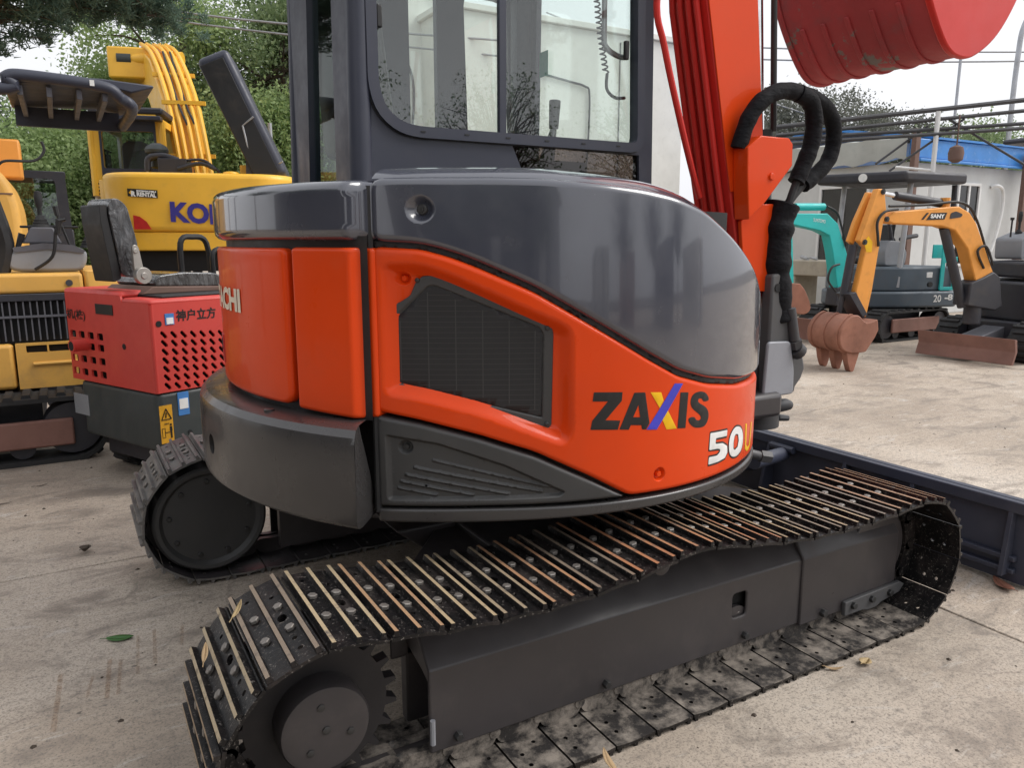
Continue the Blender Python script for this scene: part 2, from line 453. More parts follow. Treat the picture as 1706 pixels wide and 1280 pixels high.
yl = [-29, -23, -17, -11, -4.97, 1.03, 7.03, 13.03, 19, 25, 40]
xl = [-40, -22.75, -16.75, -10.75, -4.75, 1.25]
for i in range(len(xl)-1):
    for j in range(len(yl)-1): slab([(xl[i], yl[j]), (xl[i+1], yl[j]), (xl[i+1], yl[j+1]), (xl[i], yl[j+1])])
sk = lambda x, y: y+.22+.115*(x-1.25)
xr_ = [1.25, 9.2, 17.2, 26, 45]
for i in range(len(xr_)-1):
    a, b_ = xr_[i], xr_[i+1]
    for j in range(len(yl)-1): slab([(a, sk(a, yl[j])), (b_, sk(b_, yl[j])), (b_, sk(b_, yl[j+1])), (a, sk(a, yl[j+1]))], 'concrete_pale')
# rust prints left by the cleats, thin deposits lying on the slab
def rustmark():
    m, nt, b = nmat('rust_print'); v = coords(nt)
    n = noise(nt, v, 55, 6, .75)
    b.inputs['Base Color'].default_value = (.33, .19, .10, 1); b.inputs['Roughness'].default_value = .9
    nt.links.new(ramp(nt, n, [(.34, (0,) * 3), (.66, (.42,) * 3)]), b.inputs['Alpha'])
rustmark()
for x, y0, y1, w in ((-1.540, -.16, .16, .014), (-1.405, -.06, .18, .013), (-1.375, -.05, .16, .010), (-1.315, .04, .30, .009), (-1.262, .08, .32, .011), (-1.175, .16, .30, .010), (-1.455, -.02, .10, .008)):
    mb = MB(); k = 8; pts = [(x+.02*(i/k-.5), y0+(y1-y0)*i/k) for i in range(k+1)]
    mb.add([(a-w*.5, b_, .002) for a, b_ in pts]+[(a+w*.5, b_, .002) for a, b_ in pts], [(i, k+1+i, k+2+i, i+1) for i in range(k)])
    mb.build('rust_print', ground, 'rust_print', smooth=0)

# ================================================================ leaves lying about
def leaf(name, loc, rz, L, W, mat, label, curl=.25, tilt=0.0, group='fallen leaves on the concrete'):
    n = 8; mb = MB()
    for side in (-1, 1):
        vs = []
        for i in range(n+1):
            t = i/n; w = W*.5*math.sin(math.pi*min(1, t*.93+.05))**.8; x = (t-.5)*L
            zc = curl*L*(2*t-1)**2*.25+.003
            vs += [(x, 0, zc), (x, side*w, zc+curl*w*.6)]
        fs = [(2*i, 2*i+2, 2*i+3, 2*i+1) for i in range(n)]
        mb.add(vs, fs if side > 0 else [f[::-1] for f in fs])
    mb.tube([(-L*.72, 0, curl*L*.3+.003), (-L*.5, 0, curl*L*.25+.003)], .0012, 5)
    o = mb.build(name, None, mat, smooth=60); md = o.modifiers.new('t', 'SOLIDIFY'); md.thickness = .0008
    o.location = loc; o.rotation_euler = (tilt, 0, rz); return tag(o, label, 'leaf', group)
plain('leaf_green', (.035, .135, .018), .45); plain('leaf_dry', (.42, .29, .16), .7); plain('leaf_brown', (.055, .038, .025), .7); plain('leaf_tan', (.45, .33, .17), .7)
leaf('fallen_leaf', (-1.359, .305, .0), rad(-20), .085, .042, 'leaf_green', 'fresh green leaf lying on the concrete left of the nearest track')
leaf('fallen_leaf', (-1.437, 1.196, .004), rad(50), .05, .05, 'leaf_brown', 'curled dark brown leaf on the concrete just beyond the left slab joint', curl=1.3)
leaf('fallen_leaf', (-.345, -1.055, .03), rad(75), .105, .030, 'leaf_dry', 'long dry pale leaf propped against the bottom edge of the nearest track', curl=.4, tilt=.5)
leaf('fallen_leaf', (.672, -1.045, .0), rad(10), .045, .038, 'leaf_tan', 'small crumpled tan leaf on the concrete beside the nearest track', curl=.8)
leaf('fallen_leaf', (.555, -1.018, .0), rad(-35), .06, .014, 'leaf_dry', 'thin brown curled leaf touching the nearest track', curl=.7)
leaf('fallen_leaf', (1.62, -.96, .0), rad(60), .12, .05, 'rust', 'rusty brown leaf litter at the foot of the blue grey blade', curl=.6)
for i, (x, y, rz) in enumerate(((-1.62, 2.35, .4), (-1.78, 2.1, .1))):
    leaf('fallen_twig', (x, y, 0), rz, .07, .008, 'leaf_brown', ['short dark twig on the concrete in front of the yellow mini excavator', 'dark bit of twig on the concrete at the left picture edge'][i], curl=.3, group=None)
# leaves caught on the cleats
for (x, y, z, rz, mt, lb) in ((-1.135, -.70, .492, .6, 'leaf_tan', 'orange tan leaf lying on the rear shoes of the nearest track'), (-1.215, -.72, .418, 1.2, 'leaf_dry', 'pale dry leaf stuck between the rear cleats of the nearest track')):
    o = leaf('fallen_leaf', (x, y, z), rz, .045, .014, mt, lb, curl=.6, group='dry leaves on the track'); o.rotation_euler = (0, rad(-45), rz)

# loose grit and crumbs on the slabs
gv, gf = [], []
for _ in range(520):
    x, y = (random.uniform(-2.4, 2.6), random.uniform(-2.2, 3.2)) if random.random() < .75 else (random.uniform(2, 8), random.uniform(-1, 4))
    r = random.choice((.002, .003, .003, .004, .006, .009)); b0 = len(gv); a0 = random.random()*6
    for k in range(5): gv.append((x+r*math.cos(a0+k*1.2566)*random.uniform(.7, 1.3), y+r*math.sin(a0+k*1.2566)*random.uniform(.7, 1.3), .0005))
    gv.append((x, y, r*.8)); gf += [(b0+k, b0+(k+1) % 5, b0+5) for k in range(5)]
m = MB(); m.add(gv, gf); g_ = m.build('grit', None, 'leaf_brown', smooth=0); tag(g_, 'loose dark grit and crumbs scattered over the concrete', 'grit', kind='stuff')

# ================================================================ buildings
def building(name, loc, label): return empty(name, loc, 0, label, 'building')
WB = building('white_warehouse', (5.0, 11.0, 0), 'long white plastered flat topped building behind the cab of the foreground excavator')
m = MB(); m.box((0, 0, 0), (5.65, 9, 5.45)); m.build('wall', WB, 'white_wall', bevel=.02)
m = MB(); m.box((-.08, -.08, 5.45), (5.73, 9, 5.56)); m.build('coping', WB, 'white_wall', bevel=.01)
for x in (1.85, 3.9): m = MB(); m.box((x-.012, -.012, 0), (x+.012, -.001, 5.3)); m.build('panel_joint', WB, 'wire_grey')
m = MB(); m.box((4.2, -.03, 1.9), (5.64, -.001, 1.93)); m.build('ledge', WB, 'white_wall')
m = MB(); m.tube(smooth_path([(1.55, -.04, 4.55), (2.6, -.04, 4.42), (3.0, -.04, 4.36), (3.12, -.04, 4.2), (3.1, -.04, 3.2), (3.0, -.04, 2.0)], 6), .022, 6); m.build('cable', WB, 'cable')
m = MB(); m.box((5.0, -.35, 1.3), (5.5, -.02, 1.75)); m.build('air_conditioner', WB, 'hut_wall', bevel=.02)
GB = building('gabled_shed', (3.3, 12.2, 0), 'white gabled shed left of the long white building, seen through the cab windows')
m = MB(); m.prism([(0, 0), (2.6, 0), (2.6, 5.3), (1.75, 6.1), (0, 5.3)], XZ(), 0, 9); m.build('wall', GB, 'white_wall', bevel=.02)
m = MB(); m.prism([(-.15, 5.28), (1.75, 6.17), (2.7, 5.28), (2.7, 5.38), (1.75, 6.29), (-.15, 5.38)], XZ(), -.12, 9.1); m.build('roof', GB, 'tarp', bevel=.01)
m = MB(); m.tube(smooth_path([(.8, -.05, 4.9), (1.3, -.05, 4.75), (1.5, -.05, 4.2), (1.4, -.05, 3.0)], 6), .025, 6); m.build('cable', GB, 'cable')

HT = building('site_hut', (11.09, 5.84, 0), 'grey site hut with blue roof edge and a tarpaulin over its roof end')
m = MB(); m.box((0, 0, 0), (4.6, 4.4, 2.62)); m.build('wall', HT, 'hut_wall', bevel=.01)
m = MB(); m.prism([(-.10, 2.66), (4.7, 2.66), (4.7, 3.02), (-.10, 2.98)], XZ(), -.16, -.02); m.build('fascia', HT, 'blue_roof', bevel=.02)
m = MB(); m.box((-.05, -.21, 2.615), (4.7, -.161, 2.66)); m.build('gutter', HT, 'blue_roof', bevel=.01)
m = MB(); m.prism([(-.2, 2.985), (2.2, 3.40), (4.6, 2.985), (4.6, 3.02), (2.2, 3.45), (-.2, 3.02)], YZ(), .3, 4.7); m.build('roof', HT, 'blue_roof')
vs = []; nx, ny = 8, 26                                   # tarpaulin sagging over the end of the roof
for i in range(nx+1):
    for j in range(ny+1):
        y = -.02+4.3*j/ny; t = i/nx; sag = .03*math.sin(j*1.9)+.02*math.sin(j*.7+i)
        vs.append((-.16-.02*math.sin(j*1.1) if t < .5 else -.16+(t-.5)*2*1.0, y, 2.64+sag+.38*(t/.5) if t < .5 else 3.02+.06*math.sin((t-.5)*6)+sag*.5))
m = MB(); m.add(vs, [(i*(ny+1)+j, i*(ny+1)+j+1, (i+1)*(ny+1)+j+1, (i+1)*(ny+1)+j) for i in range(nx) for j in range(ny)])
m.build('tarpaulin', HT, 'tarp', smooth=50)
def hut_window(parent, fn, u0, u1, z0, z1, n=2):
    m = MB(); w = .05
    for a, b_, c, d in ((u0-w, u1+w, z0-w, z0), (u0-w, u1+w, z1, z1+w), (u0-w, u0, z0, z1), (u1, u1+w, z0, z1)):
        m.prism([(a, c), (b_, c), (b_, d), (a, d)], fn, -.05, .0)
    for k in range(1, n):
        c = u0+(u1-u0)*k/n; m.prism([(c-.025, z0), (c+.025, z0), (c+.025, z1), (c-.025, z1)], fn, -.045, 0)
    f = m.build('window', parent, 'white_frame', bevel=.005)
    m = MB(); m.prism([(u0, z0), (u1, z0), (u1, z1), (u0, z1)], fn, -.02, -.012); m.build('pane', f, 'window_glass', smooth=0)
    m = MB(); m.prism([(u0, z0), (u1, z0), (u1, z1), (u0, z1)], fn, -.008, -.004); m.build('blind', f, 'brown_post', smooth=0)
hut_window(HT, lambda u, v, d: (d, u, v), .75, 1.70, .95, 2.25, 2)
hut_window(HT, lambda u, v, d: (u, d, v), 1.45, 2.05, .9, 2.28, 2)
m = MB(); m.tube(smooth_path([(2.45, -.02, 2.28), (2.55, -.10, 2.30), (2.72, -.10, 2.20), (2.76, -.10, 1.9), (2.66, -.10, 1.45), (2.52, -.10, 1.1)], 6), .03, 8); m.build('drain_pipe', HT, 'white_frame')
m = MB(); m.box((3.05, -.30, 0), (3.25, -.215, 2.9)); m.build('post', HT, 'brown_post', bevel=.01)
m = MB(); m.box((-.35, -.30, 0), (-.22, -.215, 3.1)); m.build('post', HT, 'brown_post', bevel=.01)

CB = empty('concrete_bench', (9.6, 5.9, 0), 0, 'weathered concrete block bench on piers in front of the hut', 'bench')
m = MB(); m.box((0, 0, .72), (.7, 1.25, .98)); m.build('slab', CB, 'concrete_block', bevel=.02)
for y in (.02, .95): m = MB(); m.box((.05, y, 0), (.65, y+.26, .72)); m.build('pier', CB, 'concrete_block', bevel=.02)
m = MB(); m.tube([(.1, .75, 1.0), (.3, 1.05, 1.03)], .03, 8); m.tube([(.15, .6, 1.0), (.35, .9, 1.02)], .02, 8); m.build('scrap', CB, 'galvanised')
# steel pipe rack over the hut yard
PR = empty('pipe_rack', (9.0, 5.4, 0), 0, 'bundle of long dark steel pipes carried on posts in front of the hut', 'pipe rack')
ends = [((8.0, 6.05, 2.98), (11.6, 4.0, 3.42)), ((8.0, 6.0, 2.86), (11.6, 3.95, 3.26)), ((8.0, 6.0, 2.80), (11.6, 3.95, 3.06)), ((7.9, 6.0, 2.72), (11.2, 4.1, 2.96))]
for i, (a, b_) in enumerate(ends):
    m = MB(); m.tube([Vector(a)-Vector((9.0, 5.4, 0)), Vector(b_)-Vector((9.0, 5.4, 0))], .028 if i else .035, 8); m.build('pipe', PR, 'steel_dark')
for (a, b_) in (((9.55, 5.15, 2.35), (10.45, 4.62, 3.10)), ((10.2, 4.75, 3.12), (11.3, 4.10, 2.42)), ((9.35, 5.25, 2.45), (10.0, 4.9, 3.0))):
    m = MB(); m.tube([Vector(a)-Vector((9.0, 5.4, 0)), Vector(b_)-Vector((9.0, 5.4, 0))], .018, 6); m.build('brace', PR, 'steel_dark')
m = MB(); m.tube([(1.05, -.62, 0), (1.05, -.62, 3.2)], .035, 8); m.tube([(1.05, -.62, 2.35), (.55, -.35, 2.4)], .02, 8); m.build('post', PR, 'white_frame')
m = MB(); m.tube([(3.6, -2.2, 0), (3.6, -2.2, 3.3)], .04, 8); m.build('post', PR, 'steel_dark')
m = MB(); m.lathe([(.01, 2.72), (.09, 2.68), (.11, 2.60), (.10, 2.50), (.04, 2.46)], (1.30, -.80, 0), 'z', 14); m.tube([(1.30, -.80, 2.72), (1.30, -.80, 3.15)], .012, 6); m.build('yard_lamp', PR, 'brown_post')
# street lights and poles far right
LP = empty('street_light', (19.3, 8.7, 0), 0, 'tall pale street light pole at the right picture edge', 'street light')
m = MB(); m.tube(smooth_path([(0, 0, 0), (0, 0, 3), (.0, 0, 5.6), (.12, -.05, 6.6), (.7, -.35, 7.6)], 6), .06, 10); m.build('pole', LP, 'galvanised')
m = MB(); m.box((.6, -.5, 7.55), (1.3, -.25, 7.66)); m.build('lamp_head', LP, 'galvanised', bevel=.02)
o = MB().tube([(0, 0, 0), (0, 0, 6.1)], .035, 8).build('utility_pole', None, 'galvanised'); o.location = (18.1, 9.4, 0)
tag(o, 'slim grey pole behind the hut, below the raised red bucket', 'pole')
o = MB().tube([(0, 0, 0), (0, 0, 3.35)], .038, 8).build('utility_pole', None, 'galvanised'); o.location = (1.98, 12.0, 0)
tag(o, 'pale pole beside the raised engine lid of the large yellow excavator', 'pole')
def wire(pts, r, label, name='overhead_wire'):
    o = MB().tube(smooth_path(pts, 8), r, 5).build(name, None, 'wire_grey'); return tag(o, label, 'wire', 'overhead wires')
wire([(-3.0, 14, 5.75), (1, 12.6, 5.15), (6, 10.8, 4.95)], .02, 'upper pale overhead wire crossing the left trees')
wire([(-3.0, 14.1, 5.55), (1, 12.7, 5.02), (6, 10.9, 4.70)], .018, 'lower pale overhead wire crossing the left trees')
wire([(11, 14, 6.2), (17, 10.5, 5.95), (26, 6, 6.1)], .02, 'upper overhead wire in the right sky')
wire([(11, 14, 5.9), (17, 10.5, 5.70), (26, 6, 5.95)], .02, 'lower overhead wire in the right sky')
wire([(9, 14, 6.6), (13, 12.6, 5.2), (18, 11, 3.9)], .02, 'overhead wire slanting down behind the hose loop')

# ================================================================ trees
def leaf_material(name, c0, c1, c2):
    m, nt, b = nmat(name)
    g = nt.nodes.new('ShaderNodeNewGeometry'); v = coords(nt)
    n = noise(nt, v, .8, 4)
    c = ramp(nt, g.outputs['Random Per Island'], [(0.0, c0), (.55, c1), (1.0, c2)])
    c = mixc(nt, ramp(nt, n, [(.4, (0,) * 3), (.65, (.6,) * 3)]), c, c2)
    nt.links.new(c, b.inputs['Base Color']); b.inputs['Roughness'].default_value = .55
    b.inputs['Transmission Weight'].default_value = 0.0
    tr = node(nt, 'ShaderNodeBsdfTranslucent'); nt.links.new(c, tr.inputs[0])
    mx = node(nt, 'ShaderNodeMixShader'); mx.inputs[0].default_value = .45
    nt.links.new(b.outputs[0], mx.inputs[1]); nt.links.new(tr.outputs[0], mx.inputs[2])
    nt.links.new(mx.outputs[0], nt.nodes['Material Output'].inputs['Surface'])
leaf_material('foliage_mid', (.125, .185, .090), (.200, .280, .130), (.310, .390, .200))
leaf_material('foliage_light', (.165, .240, .095), (.265, .380, .145), (.390, .500, .225))
leaf_material('foliage_dark', (.075, .120, .068), (.135, .195, .105), (.210, .280, .150))
leaf_material('foliage_grey', (.085, .095, .075), (.140, .150, .120), (.210, .215, .180))
leaf_material('needles', (.060, .110, .082), (.105, .175, .130), (.165, .240, .175))
def leaves_mesh(name, centres, size, mat, aspect=.55):
    n = len(centres); C_ = np.asarray(centres)
    d = RNG.normal(size=(n, 3)); d /= np.linalg.norm(d, axis=1)[:, None]
    e = RNG.normal(size=(n, 3)); e -= d*(e*d).sum(1)[:, None]; e /= np.linalg.norm(e, axis=1)[:, None]
    s = size*RNG.uniform(.6, 1.35, n)[:, None]
    V = np.stack([C_-d*s, C_+e*s*aspect, C_+d*s, C_-e*s*aspect], 1).reshape(-1, 3)
    me = bpy.data.meshes.new(name); me.vertices.add(4*n); me.vertices.foreach_set('co', V.ravel().astype(np.float32))
    me.loops.add(4*n); me.loops.foreach_set('vertex_index', np.arange(4*n, dtype=np.int32))
    me.polygons.add(n); me.polygons.foreach_set('loop_start', np.arange(0, 4*n, 4, dtype=np.int32))
    me.polygons.foreach_set('loop_total', np.full(n, 4, np.int32)); me.update(calc_edges=True); me.materials.append(MATS[mat])
    return me
def tree(name, loc, label, H, blobs, n, size, mat, trunk_r=.12, clumps=60, lean=(0, 0), group='trees behind the yard', cat='tree', fork=.35, spread=.34):
    t = empty(name, loc, 0, label, cat, group)
    mb = MB(); top = Vector((lean[0], lean[1], H*.8)); fk = Vector((lean[0]*fork, lean[1]*fork, H*fork))
    mb.tube(smooth_path([(0, 0, -.05), fk*.5, fk, top], 5), [trunk_r*(1-.75*i/15) for i in range(16)], 9)
    cl = []
    for (cx, cy, cz, rx, ry, rz) in blobs:
        for _ in range(max(3, int(clumps*rx*rz/sum(b_[3]*b_[5] for b_ in blobs)))):
            d = RNG.normal(size=3); d /= np.linalg.norm(d); r = RNG.uniform(.45, 1.0)**.6
            cl.append(np.array([cx+d[0]*rx*r, cy+d[1]*ry*r, cz+d[2]*rz*r]))
    for c in cl[::max(1, len(cl)//(120 if name == 'unseen_tree' else 22))]:
        a = fk.lerp(top, random.uniform(.0, .8)); mid = a.lerp(Vector(c), .55)+Vector((0, 0, .1*H*random.uniform(-.3, .5)))
        mb.tube(smooth_path([a, mid, Vector(c)], 4), [trunk_r*.38*(1-.85*i/8) for i in range(9)], 5)
    mb.build('trunk', t, 'bark', smooth=60)
    per = n//len(cl); pts = []
    for c in cl:
        k = RNG.normal(size=(per, 3))*spread*RNG.uniform(.6, 1.25)*np.array([1, 1, .7]); pts.append(c+k)
    obj_from_mesh('crown', leaves_mesh('crown', np.concatenate(pts), size, mat), t)
    return t
T = lambda *a, **k: tree(*a, **k)
T('broadleaf_tree', (3.1, 15.4, 0), 'tall open green tree right of the raised engine lid', 7.2, [(0, 0, 4.6, 1.9, 1.6, 2.4), (-.8, 0, 3.0, 1.3, 1.2, 1.4)], 50000, .044, 'foliage_mid', clumps=75)
T('broadleaf_tree', (1.2, 16.2, 0), 'tall green tree behind the large yellow excavator boom', 7.6, [(0, 0, 5.4, 1.9, 1.6, 2.0), (.3, 0, 3.2, 1.5, 1.4, 1.6)], 52000, .044, 'foliage_light', clumps=75)
T('broadleaf_tree', (2.2, 13.4, 0), 'bright green bushy tree right behind the large yellow excavator', 4.2, [(0, 0, 2.6, 1.1, 1.0, 1.5)], 46000, .038, 'foliage_light', clumps=60)
T('broadleaf_tree', (-1.25, 13.2, 0), 'light green tree left of the large yellow excavator cab', 3.6, [(0, 0, 2.1, .95, .9, 1.3)], 50000, .036, 'foliage_light', clumps=60)
T('conical_tree', (-2.35, 14.6, 0), 'dark pointed evergreen at the left picture edge', 3.9, [(0, 0, 1.5, .8, .8, 1.2), (0, 0, 2.8, .42, .42, 1.0)], 50000, .034, 'foliage_dark', clumps=70, spread=.22)
T('broadleaf_tree', (-.3, 17.5, 0), 'dark green tree far behind the cab of the large yellow excavator', 5.4, [(0, 0, 2.6, 1.9, 1.2, 1.7)], 60000, .046, 'foliage_dark', clumps=70)
T('broadleaf_tree', (4.6, 18.5, 0), 'mid green tree seen behind the rear window of the foreground cab', 6.6, [(0, 0, 4.0, 1.8, 1.4, 2.5)], 50000, .05, 'foliage_mid', clumps=80)
T('sparse_tree', (17.2, 12.6, 0), 'sparse grey green tree rising behind the hut roof', 6.0, [(0, 0, 4.3, 2.5, 1.6, 1.25), (-1.6, .4, 3.6, 1.3, 1.2, .9), (2.2, -1.0, 3.6, 1.6, 1.2, 1.0)], 42000, .042, 'foliage_grey', clumps=150, fork=.3, spread=.30)
T('sparse_tree', (20.5, 10.2, 0), 'low grey green tree behind the blue hut roof at the right', 4.6, [(0, 0, 3.1, 2.4, 1.6, 1.1)], 34000, .045, 'foliage_mid', clumps=90, fork=.3)
# pine reaching in from the upper left
def pine(loc, label):
    t = empty('pine_tree', loc, 0, label, 'tree', 'trees behind the yard'); mb = MB()
    mb.tube(smooth_path([(-2.6, 0, -.05), (-1.9, 0, 1.5), (-.95, .1, 2.9), (-.6, .2, 4.6), (-.9, .3, 6.4)], 5), [.15*(1-.03*i) for i in range(21)], 10)
    tips = []
    for (a, c, e) in (((-.2, .1, 3.2), (-.7, -.5, 3.55), (.15, -1.0, 3.95)), ((-.3, .1, 3.8), (-.1, -.4, 4.2), (.75, -.8, 4.25)), ((-.5, .2, 4.4), (.2, -.2, 4.7), (1.05, -.6, 4.45)), ((-.2, .1, 3.4), (-1.0, -.6, 3.8), (-1.6, -1.2, 3.9)),
                      ((-.5, .2, 4.6), (-1.1, -.2, 4.6), (-1.8, -.6, 4.5)), ((-.4, .2, 4.1), (-.9, -.8, 4.4), (-.5, -1.5, 4.5)), ((-.6, .2, 5.0), (.2, -.3, 5.1), (1.0, -.8, 5.0)), ((-.6, .2, 5.0), (-1.2, -.6, 5.0), (-1.4, -1.4, 5.0)), ((-.3, .1, 3.5), (.3, .1, 3.9), (1.0, .2, 3.85)), ((-.2, .1, 3.3), (-.5, -1.0, 3.7), (-.9, -1.9, 4.1)), ((-.4, .1, 4.0), (.2, -.9, 4.3), (.3, -1.6, 4.35))):
        a = (float(np.interp(a[2], [2.9, 4.6, 6.4], [-.95, -.6, -.9])), .15, a[2]); br = smooth_path([a, c, e], 8); mb.tube(br, [.045*(1-.05*i) for i in range(len(br))], 6)
        for p in br[5:]:
            for _ in range(10):
                d = RNG.normal(size=3)*np.array([.34, .34, .13]); q = np.array(p)+d; tips.append(q)
                if random.random() < .5: mb.tube([p, tuple(q)], [.010, .004], 4)
    mb.build('trunk', t, 'bark', smooth=60)
    n = 75; pts = []; V = []
    for q in tips:
        d = RNG.normal(size=(n, 3)); d[:, 2] = np.abs(d[:, 2])*.8+.1; d /= np.linalg.norm(d, axis=1)[:, None]
        L = RNG.uniform(.05, .11, n)[:, None]; e = np.cross(d, RNG.normal(size=(n, 3))); e /= np.linalg.norm(e, axis=1)[:, None]
        o = q+RNG.normal(size=(n, 3))*.035
        V.append(np.stack([o-e*.007, o+e*.007, o+d*L+e*.002, o+d*L-e*.002], 1).reshape(-1, 3))
    V = np.concatenate(V); k = len(V)//4
    me = bpy.data.meshes.new('crown'); me.vertices.add(4*k); me.vertices.foreach_set('co', V.ravel().astype(np.float32))
    me.loops.add(4*k); me.loops.foreach_set('vertex_index', np.arange(4*k, dtype=np.int32)); me.polygons.add(k)
    me.polygons.foreach_set('loop_start', np.arange(0, 4*k, 4, dtype=np.int32)); me.polygons.foreach_set('loop_total', np.full(k, 4, np.int32)); me.update(calc_edges=True)
    me.materials.append(MATS['needles']); obj_from_mesh('crown', me, t); return t
pine((-1.15, 7.6, 0), 'dark pine with drooping needle clumps at the upper left')

# ================================================================ unseen things added behind and left of the camera for reflections and shade
WS = building('unseen_workshop', (-13.0, -13.5, 0), 'long grey workshop behind the photographer, added to darken reflections')  # unseen workshop, added to keep bright sky out of the left reflections
m = MB(); m.box((0, -6, 0), (10.5, 0, 5.2)); m.build('wall', WS, 'cast_grey')
for x in (1.0, 4.2, 7.4):
    m = MB(); m.box((x, .0, 0), (x+2.0, .06, 3.4)); m.build('roller_door', WS, 'steel_dark')
    m = MB(); m.box((x+2.25, .0, 1.2), (x+2.75, .05, 3.2)); m.build('window', WS, 'white_frame')
m = MB(); m.prism([(-.3, 5.2), (10.8, 5.2), (10.8, 5.5), (-.3, 5.5)], XZ(), -6.2, .5); m.build('roof', WS, 'tarp')
SH = building('unseen_shed', (-9.5, -6.0, 0), 'dark shed left of the photographer, added to shade the rear body and left ground')  # unseen shed, added to block sky light from the rear body and ground
m = MB(); m.box((-3, 0, 0), (0, 11.0, 5.4)); m.build('wall', SH, 'cast_grey')
for y in (1.0, 4.5, 8.0): m = MB(); m.box((.0, y, 0), (.06, y+2.4, 3.6)); m.build('roller_door', SH, 'steel_dark')
for i, (x, y, w, z) in enumerate(((1.0, -13.0, 1.1, 2.6), (4.4, -14.0, .9, 2.5), (8.4, -11.0, .8, 2.7), (12.5, -9.0, 1.2, 2.6))):  # unseen boxes added as streaks for the hood to mirror
    o = empty('unseen_container', (x, y-4, 0), rad(4*i), ['pale', 'rust red', 'dark', 'white'][i]+' container box behind the photographer, added for streaks in reflections', 'container', 'containers added for reflections')
    m = MB(); m.box((0, 0, 0), (w, 4, z)); m.build('box', o, ['hut_wall', 'rust', 'steel_dark', 'white_wall'][i], bevel=.02)
    m = MB(); m.box((w*.5, 4.0, .1), (w*.5+.06, 4.05, z-.1)); m.build('door_bar', o, 'steel_dark')
for i, (x, y, h_) in enumerate(((-5.6, -8.0, 5.4), (-3.0, -9.6, 5.0), (-7.6, 6.0, 6.2), (-7.2, 1.5, 5.8), (4.0, -14.5, 5.6), (7.6, -14.0, 5.4), (10.4, -12.0, 5.2))):  # unseen trees added for twig reflections and to darken the left side
    T('unseen_tree', (x, y, 0), 'thin leaved tree '+['behind the photographer, nearest the camera', 'behind the photographer, beside the workshop doors', 'beyond the left picture edge near the pine', 'beyond the left picture edge beside the dark shed', 'behind the photographer, in front of the pale container', 'behind the photographer, between two containers', 'behind the photographer, nearest the white container'][i]+', added for reflections and shade', h_, [(0, 0, h_*.66, 1.5, 1.5, h_*.30)], 3500 if i > 3 else 9000, .035, 'foliage_dark', trunk_r=.07 if i > 3 else .12, clumps=190, group='trees behind the photographer', spread=.22)
# ================================================================ the orange excavator in front
EX = empty('orange_excavator', (0, 0, 0), 0,
           'large orange and dark grey tracked excavator in the foreground', 'excavator')
A0 = 0.88                                     # metres of arc per radian used for flat layouts of the shell
SIDE_R = [(-150, .985), (-143.5, .955), (-135, .92), (-125, .89), (-110, .875), (-95, .872), (-80, .866), (-65, .856), (-50, .85), (-35, .83), (-20, .79), (0, .72)]
_t = np.array([a for a, b in SIDE_R], float); _r = np.array([b for a, b in SIDE_R])
_tt = np.linspace(-150, 0, 301); _rr = np.interp(_tt, _t, _r)
for _ in range(3): _rr = np.convolve(np.pad(_rr, 12, mode='reflect', reflect_type='odd'), np.ones(25)/25, 'valid')
side_R = lambda deg: np.interp(deg, _tt, _rr)

